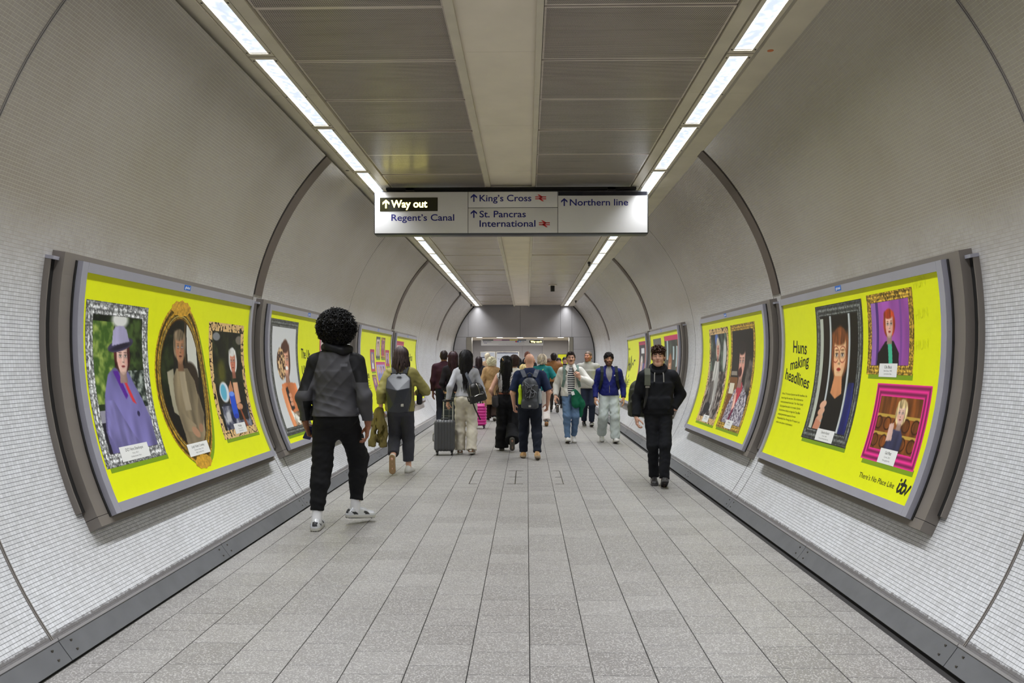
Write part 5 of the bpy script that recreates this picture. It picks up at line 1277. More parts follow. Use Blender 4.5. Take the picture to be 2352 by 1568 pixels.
def mat_plaid():
    m, t, b = newmat('dark green plaid'); co = t.new('ShaderNodeTexCoord').outputs['Object']; sp = t.new('ShaderNodeSeparateXYZ'); t.link(co, sp.inputs[0]); c = lin((34, 40, 38))
    def line(x, p, w): return t.math('LESS_THAN', t.math('ABSOLUTE', t.math('SUBTRACT', t.math('FRACT', t.math('DIVIDE', x, p)), .5)), w)
    c = t.mix(t.math('MULTIPLY', line(sp.outputs[0], .12, .20), .6), c, lin((20, 22, 30))); c = t.mix(t.math('MULTIPLY', line(sp.outputs[2], .12, .20), .6), c, lin((20, 22, 30)))
    c = t.mix(t.math('MULTIPLY', line(sp.outputs[0], .12, .035), .7), c, lin((130, 130, 112))); c = t.mix(t.math('MULTIPLY', line(sp.outputs[2], .12, .035), .7), c, lin((130, 130, 112))); t.link(c, b.inputs['Base Color']); b.inputs['Roughness'].default_value = .9; return m
f = Fld((-.4, -.4, .2), (.4, .4, 1.1), .014); f.frus(.28, 1.02, (.25, .22), (.15, .115), .02, rip=.014, nr=8); V, F = f.mesh(); s.out('skirt', V, F, mat_plaid())
s.shoes([M('brown leather', (70, 44, 34), .5), GSOLE, BLK, GSOLE], 'boot'); hm = hairm((48, 28, 32)); s.cap(hm[0], .016, .05, -.2, extra=lambda f: f.ell((0, -.08, -.10), (.10, .05, .16), .05)); s.strands(hm, 90, 1.32, 108, (.096, .116, .108), .008, .02, 7, .006)
m = MB()
for sg in (-1, 1): m.tube([s.hp(sg * .012, .055, .125) * s.k, s.hp(sg * .035, .05, .137) * s.k, s.hp(sg * .062, .035, .118) * s.k, s.hp(sg * .09, -.02, .06) * s.k], .004, 6); m.lathe([(.024 * s.k, -.002), (.024 * s.k, .002)], 14, 0, s.hp(sg * .036, .03, .14) * s.k)
tag(m.build('sunglasses', M('tortoiseshell rim', (150, 110, 60), .3), None, s.e.location), 'sunglasses pushed up on the head of the person in the plaid skirt', 'sunglasses')

# 6 woman in trench coat
s6 = s = Person('person with curly blond hair in a belted tan trench coat', (-.90, 20.3, 0), 1.63, .0, 'f', 1.06, (222, 176, 154), .015, .012, feet={'L': (-.10, .12, 0, 0, 0), 'R': (.09, -.10, 20, 0, 0)}, arms={'L': {'w': (-.29, .02, .86)}, 'R': {'w': (.28, .12, .95)}})
s.body((190, 170, 140), res=.018)
tan = fabric((172, 138, 100), .8, .08)
def trench(f):
    f.frus(.46 + s.dz, 1.10 + s.dz, (.225, .19), (.155, .125), .03, rip=.012, nr=7); f.frus(1.06 + s.dz, 1.105 + s.dz, (.172, .142), (.170, .140), .008); f.frus(.985 + s.dz, 1.015 + s.dz, (.182, .15), (.180, .148), .008)
    f.ell(s.up(0, -.055, 1.36), (.19, .075, .095), .015)
s.top('trench_coat', tan, .026, .46, (.076, .068, .056), 1.95, 1.53, .075, None, folds=.009, ff=44, seed=13, extra=trench)
s.trousers(fabric((52, 38, 34)), (.09, .085, .09, .095), 1.0, 0, 1.0, .0, seed=14); s.shoes([BLK, WSOLE, BLK, GSOLE])
hm = hairm((212, 203, 184)); s.cap(hm[0], .022, .05, -.12, extra=lambda f: f.ell((0, -.045, -.045), (.115, .09, .11), .05)); s.tufts(hm, 420, (.118, .125, .125), (0, -.03, .0), .035, .008, 8, -.14, .05, 1.2)

# 7 woman with long black hair, patterned crop top
s7 = s = Person('person with very long black hair, patterned crop top and wide black trousers', (-.345, 13.45, 0), 1.585, .0, 'f', 1., (206, 156, 130), .012, .010, feet={'L': (-.085, .12, 0, 4, 0), 'R': (.115, -.22, 62, 0, .03)}, arms={'L': {'w': (-.235, .10, .98), 'pole': (-.5, -1, -.2)}, 'R': {'w': (.235, .12, 1.02), 'curl': 1.2}})
s.body((18, 16, 18), res=.012)
def mat_floral(a, b_, sc, thr=.5):
    m, t, b = newmat('patterned cotton'); co = t.new('ShaderNodeTexCoord').outputs['Object']; v = t.new('ShaderNodeTexVoronoi'); t.link(co, v.inputs['Vector']); v.inputs['Scale'].default_value = sc
    f = t.math('ADD', v.outputs['Distance'], t.math('MULTIPLY', t.noise(co, sc * 1.4, 2), .5)); t.link(t.mix(t.ramp(f, thr, thr + .12), lin(a), lin(b_)), b.inputs['Base Color']); b.inputs['Roughness'].default_value = .85; return m
s.top('crop_top', mat_floral((50, 48, 52), (206, 202, 200), 42, .5), .010, 1.10, end=0, neck=1.40, collar=0, folds=.003, seed=15)
f = Fld((-.3, -.3, .9), (.3, .3, 1.12), .010); f.frus(1.045 + s.dz, 1.085 + s.dz, (.150, .116), (.146, .112), .004); V, F = f.mesh(); s.out('belt', V, F, M('rust leather belt', (146, 78, 48), .5))
s.trousers(blk, (.104, .100, .112, .125), 1.06, 0, 1.04, .012, folds=.009, ff=38, seed=16, hip=1.05)
s.shoes([BLK, GSOLE, BLK, M('black outsole')], 'boot'); hm = hairm((17, 16, 18)); s.cap(hm[0], .016, .05, -.42, extra=lambda f: (f.cone((0, -.08, .0), (.0, -.11, -.36), .08, .055, .05), f.ell((0, -.095, -.16), (.09, .05, .24), .05)))
s.strands(hm, 210, 1.10, 112, (.108, .124, .114), .0068, .035, 9, .007, xs=.80, jitter=.13)
f = Fld((-.2, -.2, -.1), (.2, .1, .2), .008)
t = tag(empty('hair_claw', tuple(V3(-.345, 13.45, 0) + s.hp(-.055, -.105, .045) * s.k)), 'tortoiseshell hair claw in the long black hair', 'hair clip'); m = MB()
for i in range(6): m.tube([V3(-.012 + i * .006, -.018, .045 - i * .018), V3(-.004 + i * .006, -.030, .03 - i * .018), V3(.012 + i * .004, -.012, .015 - i * .016)], [.006, .006, .003], 6)
m.tube([V3(-.014, -.012, .05), V3(.022, -.014, -.06)], .007, 8); m.build('claw', M('amber tortoiseshell', (196, 150, 84), .3), t)

# 8 bald man with backpack
s8 = s = Person('bald person in a navy T-shirt with a grey backpack and tan boots', (.045, 12.35, 0), 1.63, .0, 'm', 1.10, (222, 168, 142), .011, .008, feet={'L': (-.105, .16, 4, 6, 0), 'R': (.125, -.14, 12, -4, 0)}, arms={'L': {'w': (-.262, .12, .88), 'pole': (-.5, -1, 0), 'curl': .9}, 'R': {'w': (.30, .12, .90), 'pole': (.6, -1, 0), 'curl': .8}}, shoulder=.180)
s.body((120, 90, 76), res=.011)
s.top('t_shirt', fabric((36, 46, 76), .85, .08, .15), .020, .90, (.080, .076, .05), .92, 1.50, .062, ((.185, .14), (.185, .135)), folds=.008, ff=38, seed=17)
s.trousers(fabric((26, 30, 42)), (.110, .086, .082, .066), 1.02, 0, .95, .016, folds=.008, ff=46, seed=18, cuff=.070)
s.shoes([M('tan nubuck', (190, 152, 104), .75, var=.08), M('gum boot sole', (170, 150, 126), .7), M('dark tan nubuck', (160, 122, 80), .75), GSOLE], 'boot')

# 9 woman with short brown hair and strap top, behind
s = Person('person with short dark brown hair and a grey strap over bare shoulders', (-.235, 15.2, 0), 1.63, .0, 'f', .98, (226, 176, 152), .014, .011, feet={'L': (-.08, -.1, 15, 0, 0), 'R': (.08, .14, 0, 0, 0)}, arms={'L': {'w': (-.22, .12, .95)}, 'R': {'w': (.24, .02, .88)}})
s.body((54, 40, 34), res=.014); s.top('strap_top', fabric((226, 220, 208)), .010, .95, end=0, neck=1.44, collar=0, seed=19); s.trousers(blk, (.092, .07, .066, .056), seed=20); s.shoes([WSHOE, WSOLE, WSHOE, GSOLE]); hm = hairm((56, 40, 34)); s.cap(hm[0], .020, .05, -.11, extra=lambda f: f.ell((0, -.05, -.03), (.095, .075, .085), .04)); s.strands(hm, 90, 1.56, 112, (.098, .118, .108), .008, .0, 4, .002, jitter=.02)
m = MB(); m.strap([np.array(s.up(-.075, -.125, 1.02)) * s.k, np.array(s.up(-.085, -.150, 1.30)) * s.k, np.array(s.up(-.09, -.085, 1.46)) * s.k, np.array(s.up(-.09, .03, 1.47)) * s.k], [(0, -1, 0), (0, -1, .1), (0, -.5, 1), (0, 0, 1)], .075, .006); m.build('shoulder_strap', fabric((70, 68, 72)), s.e)

# 10 woman in teal top
s10 = s = Person('person with streaked grey-blond hair, teal top and pale floral trousers', (.36, 18.75, 0), 1.68, .0, 'f', 1.10, (232, 186, 168), .014, .011, feet={'L': (-.085, .16, 0, 0, 0), 'R': (.105, -.12, 20, 0, 0)}, arms={'L': {'w': (-.27, .1, .93)}, 'R': {'w': (.285, .05, .92), 'pole': (.8, -.8, 0)}})
s.body((190, 176, 160), res=.013); s.top('top', fabric((24, 120, 124), .7), .020, .88, (.084, .080, .05), .80, 1.50, .062, ((.19, .145), (.18, .135)), seed=21)
s.trousers(mat_floral((200, 150, 150), (226, 218, 216), 26, .35), (.104, .09, .09, .09), 1.0, 0, .96, .014, seed=22); s.shoes([BLK, M('cork sandal sole', (170, 124, 80), .8), BLK, GSOLE], 'flat')
hm = hairm((190, 178, 162)) + hairm((142, 128, 112))[:1]; s.cap(hm[0], .022, .05, -.10, extra=lambda f: f.ell((0, -.045, -.03), (.108, .085, .10), .05)); s.strands(hm, 130, 1.545, 112, (.108, .128, .114), .0085, .01, 14, .004, jitter=.03)
m = MB(); m.strap([np.array(s.up(.085, .06, 1.47)) * s.k, np.array(s.up(.085, -.06, 1.485)) * s.k, np.array(s.up(.0, -.150, 1.36)) * s.k, np.array(s.up(-.13, -.160, 1.10)) * s.k, np.array(s.up(-.19, -.10, .92)) * s.k], [(0, 0, 1), (0, -.4, 1), (0, -1, .2), (0, -1, 0), (-.5, -1, 0)], .016, .005); m.build('lime_strap', M('lime webbing', (176, 200, 30), .6), s.e)

# 11 man in brown jacket
s = Person('person in a mustard brown jacket and dark trousers walking away', (.80, 23.6, 0), 1.77, .0, 'm', 1.08, (206, 160, 134), .017, .012, feet={'L': (-.09, .14, 0, 0, 0), 'R': (.10, -.16, 62, 0, .02)})
s.body((36, 28, 26), res=.018); s.top('jacket', fabric((126, 84, 44), .75), .028, .92, (.08, .072, .056), 1.95, 1.53, .075, ((.19, .135), (.19, .135)), seed=23); s.trousers(fabric((58, 52, 46)), (.10, .08, .075, .066), seed=24); s.shoes([BLK, WSOLE, BLK, GSOLE]); s.cap(hairm((38, 30, 28))[0], .018, .05, -.09)

# 12 man in white jacket, facing the camera
PI = math.pi
s12 = s = Person('person with a moustache in a white denim jacket over a striped top and blue jeans', (.825, 14.95, 0), 1.68, PI, 'm', .98, (206, 158, 134), .011, .0062, feet={'L': (-.055, -.02, 14, 3, 0), 'R': (.075, .14, -12, 4, 0)}, arms={'L': {'w': (-.155, .20, 1.26), 'pole': (-1, -.5, -.5), 'curl': 1.4, 'dir': (.35, .25, .85), 'palm': (.4, -.9, 0), 'thumb': (.8, .4, .4)}, 'R': {'w': (.30, .06, .90), 'curl': .7}}, lean=.0)
s.body((52, 42, 38), res=.014, beard=None, brow=(46, 36, 32)); m = MB(); m.tube([s.hp(q * .012, .101 - abs(q) * .004, -.038 - abs(q) * .002) * s.k for q in (-2.2, -1, 0, 1, 2.2)], [.003, .0065, .0065, .0065, .003], 6); m.build('moustache', hairm((52, 40, 36))[0], s.e)
m = MB()
for sg in (-1, 1):
    P = [s.up(sg * .030, .108, 1.485), s.up(sg * .078, .060, 1.505), s.up(sg * .118, .105, 1.425), s.up(sg * .066, .146, 1.375)]; Q = [p + V3(0, .012, .004) for p in P]
    m.add([p * s.k for p in P + Q], [(0, 1, 2, 3), (4, 5, 6, 7), (0, 1, 5, 4), (1, 2, 6, 5), (2, 3, 7, 6), (3, 0, 4, 7)])
m.build('collar', fabric((218, 215, 208), .8, .05, .2), s.e)
for sg in (-1, 1):
    m = MB(); m.box((0, 0, 0), (.095, .008, .035), bev=.004); o = m.build('pocket_flap', fabric((218, 215, 208), .8, .05, .2), s.e); o.location = Vector(s.up(sg * .118, .132, 1.285)) * s.k; o.rotation_euler = (-.05, 0, -sg * .45)
m = MB()
for i in range(5): m.lathe([(.006, 0), (.006, .004)], 8, 0, s.up(-.088 - .004 * i, .128, 1.34 - .085 * i) * s.k, 'y')
m.build('jacket_button', STEEL, s.e)
def mat_stripes():
    m, t, b = newmat('navy and white stripes'); co = t.new('ShaderNodeTexCoord').outputs['Object']; sp = t.new('ShaderNodeSeparateXYZ'); t.link(co, sp.inputs[0]); q = t.math('GREATER_THAN', t.math('FRACT', t.math('DIVIDE', sp.outputs[2], .040)), .5); t.link(t.mix(q, lin((24, 26, 44)), lin((224, 222, 218))), b.inputs['Base Color']); b.inputs['Roughness'].default_value = .9; return m
STRIPE = mat_stripes()
wj = fabric((218, 215, 208), .8, .05, .2)
s.top('striped_top', STRIPE, .010, .93, end=0, neck=1.47, collar=.060, folds=.002, seed=25)
def openj(f):
    x, y, z = f.axes(); f.ell((0, .16, 1.20 + s.dz), (.078, .125, .52), .012, sub=True)
s.top('jacket', wj, .026, .90, (.074, .066, .052), 1.95, 1.53, .080, ((.178, .132), (.178, .128)), folds=.008, ff=42, seed=26, extra=openj)
s.trousers(fabric((92, 116, 146), .85, .14, .3, 160), (.098, .078, .070, .056), 1.0, 0, .95, .010, folds=.007, ff=50, seed=27); s.shoes([WSHOE, WSOLE, WSHOE, GSOLE])
hm = hairm((48, 40, 38)); s.cap(hm[0], .014, .062, -.06, frontz=.070, extra=None); s.tufts(hm, 120, (.06, .085, .03), (0, .0, .105), .022, .009, 5, .06, .2, .4, 'hair_quiff')
m = MB()
for sg in (-1, 1): m.strap([np.array(s.up(sg * .120, -.10, 1.47)) * s.k, np.array(s.up(sg * .125, .03, 1.495)) * s.k, np.array(s.up(sg * .125, .115, 1.40)) * s.k, np.array(s.up(sg * .135, .142, 1.22)) * s.k, np.array(s.up(sg * .165, .10, 1.08)) * s.k], [(0, -.5, 1), (0, .1, 1), (0, 1, .6), (0, 1, .1), (sg * .5, 1, 0)], .052, .010)
tag(m.build('backpack_straps', fabric((112, 132, 124)), None), 'sage green backpack straps over the white denim jacket', 'backpack'); o = bpy.data.objects['backpack_straps']; o.location = s.e.location; o.rotation_euler = s.e.rotation_euler

# 13 man in grey polo
s = Person('person with a ginger beard in a pale grey polo and dark jeans', (1.43, 18.65, 0), 1.75, PI, 'm', 1.08, (212, 150, 128), .014, .008, feet={'L': (-.075, .06, -14, 0, 0), 'R': (.09, -.06, 10, 0, 0)}, headturn=-.55, arms={'L': {'w': (-.29, .02, .86)}, 'R': {'w': (.27, -.04, .9)}})
s.body((120, 96, 80), res=.014, beard=(168, 112, 84)); s.top('polo_shirt', fabric((170, 168, 162), .85, .06), .022, .89, (.084, .078, .05), 1.55, 1.53, .070, ((.19, .145), (.185, .138)), seed=28); s.trousers(fabric((34, 40, 58)), (.10, .08, .074, .064), seed=29); s.shoes([BLK, WSOLE, BLK, GSOLE]); s.cap(hairm((110, 92, 80))[0], .007, .055, -.06, frontz=.06)

# 14 man in royal blue jacket
s14 = s = Person('person with dark beard in a royal blue zip jacket and pale grey jeans', (1.535, 14.95, 0), 1.66, PI, 'm', 1.04, (196, 146, 118), .011, .0062, feet={'L': (-.11, .14, -10, 4, 0), 'R': (.13, -.16, 30, 0, 0)}, arms={'L': {'w': (-.285, .02, .87), 'pole': (-.5, -1, 0)}, 'R': {'w': (.275, .08, .87), 'curl': .8}}, headturn=.05)
s.body((30, 26, 26), res=.014, beard=(96, 70, 58)); s.top('polo_shirt', fabric((150, 148, 148)), .010, .95, end=0, neck=1.50, collar=.064, folds=.002, seed=30)
def openb(f): f.cone((0, .150, 1.58 + s.dz), (0, .150, 1.08 + s.dz), .135, .022, .010, sub=True)
s.top('jacket', fabric((26, 32, 104), .7, .08, .15), .024, .925, (.068, .060, .050), 1.96, 1.51, .074, ((.172, .130), (.185, .132)), folds=.007, ff=42, seed=31, extra=openb)
m = MB(); m.box((0, .142, 1.03 + s.dz), (.008, .006, .19)); m.box((0, .146, 1.075 + s.dz), (.012, .006, .03)); m.v = [Vector(v) * s.k for v in m.v]; m.build('zip', STEEL, s.e)
m = MB(); m.box((0, 0, 0), (.035, .004, .02)); o = m.build('chest_badge', WHI, s.e); o.location = Vector(s.up(-.105, .130, 1.32)) * s.k; o.rotation_euler = (-.1, 0, .45)
s.trousers(fabric((188, 196, 194), .85, .05, .25), (.110, .098, .098, .090), 1.0, 0, 1.0, .014, folds=.010, ff=38, seed=32); s.shoes([WSHOE, WSOLE, WSHOE, GSOLE])
hm = hairm((26, 22, 22)); s.cap(hm[0], .018, .062, -.06, frontz=.058); s.tufts(hm, 420, (.082, .100, .085), (0, -.006, .050), .030, .008, 6, .03, .075, .9)
m = MB()
for sg in (-1, 1): m.strap([np.array(s.up(sg * .135, -.10, 1.46)) * s.k, np.array(s.up(sg * .140, .03, 1.49)) * s.k, np.array(s.up(sg * .140, .112, 1.38)) * s.k, np.array(s.up(sg * .150, .130, 1.22)) * s.k, np.array(s.up(sg * .19, .06, 1.05)) * s.k], [(0, -.5, 1), (0, .1, 1), (0, 1, .6), (sg * .2, 1, .1), (sg, .6, 0)], .055, .012)
o = tag(m.build('backpack_straps', fabric((36, 42, 44)), None), 'dark backpack straps over the royal blue jacket', 'backpack'); o.location = s.e.location; o.rotation_euler = s.e.rotation_euler

# 15 young man in black hoodie
s15 = s = Person('young person in a black hoodie and black tracksuit trousers, hand in pocket', (1.61, 9.80, 0), 1.67, PI - .10, 'm', 1.0, (206, 158, 138), .0105, .0055, feet={'L': (-.055, .20, -22, 0, .0), 'R': (.055, -.06, 6, 0, 0)}, arms={'L': {'w': (-.175, .020, .962), 'pole': (-.8, -1, -.1), 'curl': .4, 'dir': (.95, .12, -.15), 'palm': (.3, -1, 0), 'thumb': (.2, .4, 1)}, 'R': {'w': (.285, .06, .862), 'curl': .95, 'dir': (-.15, .25, -.95), 'pole': (.4, -1, 0)}}, lean=.03, headturn=-.12)
s.body((54, 38, 32), res=.014, brow=(62, 46, 40))
hoodm = fabric((25, 26, 31), .9, .10, .3, 150)
def pouch(f): f.rbox(s.up(0, .125, 1.04), (.30, .06, .17), .03, .02)
s.top('hoodie', hoodm, .026, .905, (.072, .066, .050), 1.93, 1.525, .082, ((.175, .132), (.188, .138)), folds=.009, ff=36, seed=33, extra=pouch)
f = Fld((-.25, -.25, 1.3), (.25, .25, 1.7), .010)
for i in range(16):
    a = i * .3927; b = a + .3927; fn = lambda q: s.neck + V3(.092 * math.cos(q), .084 * math.sin(q) + .008, -.004 - .050 * math.sin(q)); f.cone(fn(a), fn(b), .027, .027, .02)
f.ell(s.neck + V3(0, -.125, -.06), (.13, .06, .10), .04); f.folds(.005, 45, 2); V, F = f.mesh(); s.out('hood', V, F, hoodm)
for sg, L in ((-1, .12), (1, .115)):
    m = MB(); m.tube([np.array(s.up(sg * .052, .140, 1.435)) * s.k, np.array(s.up(sg * .056, .158, 1.41)) * s.k, np.array(s.up(sg * .058, .168, 1.435 - L)) * s.k], [.005, .0055, .006], 6)
    m.build('drawstring', M('grey drawstring', (150, 148, 146), .7), s.e)
s.trousers(None, (.094, .074, .068, .064), 1.0, 0, .98, .012, folds=.007, ff=46, seed=34, mats=[fabric((22, 23, 28)), fabric((112, 112, 120))], region=lambda c: ((np.abs(c[:, 0]) > .088) & (np.abs(c[:, 1] - np.interp(c[:, 2], [.1, .5, .93], [(s.J['anR'] if 1 else 0)[1], s.J['knR'][1], 0])) < .012) & (c[:, 0] > 0) & (c[:, 2] < .85)).astype(int))
s.shoes([M('black trainer upper', (36, 34, 36), .5, var=.1), M('dark grey midsole', (84, 82, 82), .7), M('grey trainer strip', (150, 146, 144), .4), M('black outsole')])
hm = hairm((58, 38, 30)); s.cap(hm[0], .012, .060, -.055, frontz=.068); s.tufts(hm, 420, (.074, .094, .052), (0, .004, .088), .036, .0075, 11, .05, .2, .5)
m = MB(); m.lathe([(.030, -.016), (.034, -.014), (.034, .014), (.030, .016)], 16); m.lathe([(.018, .030), (.018, .040)], 14, 1); o = m.build('wristwatch', [BLK, STEEL], None); w = s.J['wrR'] + unit(s.J['elR'] - s.J['wrR']) * .02
d = Vector(unit(s.J['elR'] - s.J['wrR'])); mw = Matrix.Translation(s.e.location) @ Matrix.Rotation(PI - .10, 4, 'Z') @ Matrix.Translation(Vector(w) * s.k) @ d.to_track_quat('Z', 'Y').to_matrix().to_4x4(); o.matrix_world = mw
tag(o, 'dark wristwatch on the lowered arm of the person in the hoodie', 'watch')
# ================================================================ THINGS CARRIED
def W(p, *q):
    """world position of a point in a person's canonical frame"""
    c, n = math.cos(p.e.rotation_euler[2]), math.sin(p.e.rotation_euler[2]); x, y, z = (np.array(q, float) * p.k); return Vector((p.e.location[0] + x * c - y * n, p.e.location[1] + x * n + y * c, z))
def carried(name, p, label, cat, at=(0, 0, 0), group=None):
    """a carried thing: Empty standing in the wearer's frame"""
    t = tag(empty(name, W(p, *at), p.e.rotation_euler[2]), label, cat, group); t['k'] = p.k; return t
def sdf(name, f, mats, parent, region=None, k=1.):
    V, F = f.mesh(); me = np_mesh(name, V * k, F, mats if isinstance(mats, list) else [mats], None if region is None else region(V[F].mean(1))); return link(name, me, parent)
BLKF = fabric((34, 35, 39), .6, .12, .2); TARP = M('dark tarpaulin', (46, 48, 55), .27, var=.12, vs=5, bump=.1, bs=30)
def straps(t, p, at, xs, mat, w=.055, yb=-.15, ztop=1.455, name='strap', loop=True):
    """shoulder straps from the pack's top over the shoulders and back under the arms"""
    o = V3(*at)
    for x in xs:
        m = MB(); sg = 1 if x > 0 else -1
        P = [p.up(x * .62, yb - .012, 1.36), p.up(x * .82, yb + .025, ztop - .035), p.up(x, -.075, ztop + .018), p.up(x * 1.02, .01, ztop + .018), p.up(x * 1.04, .10, ztop - .06), p.up(x * 1.12, .135, 1.25), p.up(x * 1.45, .08, 1.08), p.up(x * 1.35, -.10, .99)]
        N = [(0, -1, .3), (0, -1, .5), (0, -.5, 1), (0, .1, 1), (0, 1, .6), (0, 1, 0), (sg, .6, 0), (sg, -.6, 0)]
        m.strap([(q - o) * p.k for q in P], N, w, .011); m.build(name, mat, t)

# black roll-top backpack of the person in the olive shirt
at = (0, 0, 0); t = carried('backpack', s2, 'black faceted roll-top backpack worn over the olive shirt', 'backpack')
dz = s2.dz; m = MB()
P = [(-.135, -.105, .855), (.135, -.105, .855), (.135, -.285, .875), (-.135, -.285, .875),            # foot
     (-.170, -.105, 1.24), (.170, -.105, 1.24), (.165, -.300, 1.20), (-.165, -.300, 1.20),             # shoulder of the bag
     (-.155, -.125, 1.345), (.155, -.125, 1.345), (.160, -.235, 1.330), (-.160, -.235, 1.330),         # roll
     (-.085, -.130, 1.395), (.085, -.130, 1.395), (.085, -.200, 1.400), (-.085, -.200, 1.400),         # crown
     (-.010, -.328, 1.165), (-.055, -.322, .98), (.09, -.318, 1.02), (.0, -.30, .862), (-.175, -.20, 1.05), (.175, -.20, 1.05)]
F = [(0, 1, 2, 19, 3), (11, 10, 16), (10, 6, 16), (11, 16, 7), (7, 16, 17), (16, 18, 17), (16, 6, 18), (3, 7, 17), (3, 17, 19), (17, 18, 19), (19, 18, 2), (6, 2, 18),
     (0, 3, 20), (3, 7, 20), (7, 4, 20), (4, 0, 20), (1, 21, 2), (2, 21, 6), (6, 21, 5), (5, 21, 1), (4, 7, 11, 8), (5, 9, 10, 6), (8, 11, 15, 12), (9, 13, 14, 10), (11, 10, 14, 15), (12, 15, 14, 13), (0, 4, 8, 12, 13, 9, 5, 1)]
bm = bmesh.new(); vs = [bm.verts.new(Vector((x, y, z + dz)) * s2.k) for x, y, z in P]
for q in F: bm.faces.new([vs[i] for i in q])
bmesh.ops.recalc_face_normals(bm, faces=bm.faces[:]); bmesh.ops.bevel(bm, geom=bm.edges[:], offset=.006, segments=2, affect='EDGES', profile=.5)
me = bpy.data.meshes.new('pack_body'); bm.to_mesh(me); bm.free(); me.materials.append(TARP); link('pack_body', me, t)
m = MB(); m.box(Vector((0, -.165, 1.392 + dz)) * s2.k, (.22, .075, .03), bev=.012); m.build('rolled_top', BLKF, t)
m = MB(); m.strap([Vector((-.02, -.262, 1.385 + s2.dz)) * s2.k, Vector((0, -.28, 1.41 + s2.dz)) * s2.k, Vector((.03, -.262, 1.385 + s2.dz)) * s2.k], (0, 0, 1), .03, .008); m.build('grab_loop', BLKF, t)
m = MB(); m.box((.062 * s2.k, -.312 * s2.k, .935 + s2.dz), (.036, .006, .036)); m.build('label_patch', M('white patch', (178, 176, 172), .6), t)
straps(t, s2, at, (-.095, .095), BLKF)
t = carried('shoulder_pouch', s2, 'small black pouch held at the right side of the olive shirt', 'bag', (.255, .10, 1.03)); f = Fld((-.06, -.10, -.10), (.06, .10, .10), .008); f.rbox((0, 0, 0), (.07, .16, .15), .03).folds(.003, 60, 2); sdf('pouch', f, BLKF, t); m = MB(); m.tube([(0, -.06, .06), (-.03, -.05, .16), (-.08, .0, .30), (-.03, .05, .14), (0, .06, .06)], .006, 6); m.build('cord', BLKF, t)
# olive jacket carried over the left hand
t = carried('carried_jacket', s2, 'khaki jacket hanging from the left hand of the person in the olive shirt', 'jacket', (-.285, -.03, .86))
f = Fld((-.22, -.14, -.52), (.18, .14, .12), .009)
f.cone((0, 0, .02), (.015, 0, -.20), .050, .085, .03).cone((.015, 0, -.18), (.02, 0, -.30), .085, .090, .03).cone((-.02, .01, .0), (-.13, .01, -.14), .04, .05, .03)
for x, d in ((-.095, -.46), (.045, -.47)): f.cone((.0 + x * .5, 0, -.26), (x, 0, d), .060, .050, .03, True).cone((x * .98, 0, d + .06), (x, 0, d), .055, .057, .008, True)
f.F = np.maximum(f.F, -.0 * f.F); f.crease(.007, (1, .2, .05), 45, (0, -.03, -.16), .22); f.folds(.010, 55, 4, (1.7, 1.7, .5)); sdf('cloth', f, fabric((112, 100, 58)), t, k=1.)

# small black leather backpack on one shoulder, person in grey sweater
t = carried('small_backpack', s3, 'small black leather backpack slung on the right shoulder of the grey sweater', 'backpack', (.185, -.195, 1.06)); t.rotation_euler = (.05, -.30, s3.e.rotation_euler[2] + .1)
f = Fld((-.2, -.12, -.2), (.2, .12, .2), .007); f.frus(-.155, .05, (.145, .075), (.132, .075), .02).ell((0, 0, .045), (.132, .075, .115), .01); f.rbox((0, -.01, -.09), (.25, .14, .13), .035, .02); f.folds(.003, 35, 5); LEA = M('black grained leather', (30, 28, 28), .38, var=.15, bump=.15, bs=180); sdf('bag_body', f, LEA, t)
f = Fld((-.12, -.16, -.18), (.16, .0, .0), .007); f.rbox((.03, -.078, -.085), (.18, .05, .11), .025); sdf('front_pocket', f, LEA, t)
for x in (-.085, .06): m = MB(); m.tube([(x - .01, -.080, -.03), (x, -.080, .03), (x * .9, -.072, .09), (x * .7, -.045, .14)], .0045, 6); m.build('zip', STEEL, t)
m = MB(); m.tube([(-.04, -.106, -.05), (.03, -.108, -.035), (.10, -.104, -.05)], .0045, 6); m.build('zip', STEEL, t)
m = MB(); m.strap([(-.03, .01, .15), (-.055, .05, .28), (-.06, .10, .36), (-.05, .18, .40), (-.03, .26, .38), (.0, .32, .25), (.03, .28, .0)], [(-.3, -1, 0), (-.3, -1, .2), (-.2, -1, .8), (0, 0, 1), (0, .6, 1), (0, 1, .3), (0, 1, 0)], .042, .008); m.build('strap', M('grey blue strap', (84, 88, 100), .7), t)
m = MB(); m.strap([(-.11, -.03, -.13), (-.15, -.02, -.10), (-.15, -.01, -.03), (-.10, -.05, -.06), (-.09, -.06, -.25), (-.06, -.06, -.44)], (0, -1, 0), .022, .005); m.build('loose_strap', LEA, t)

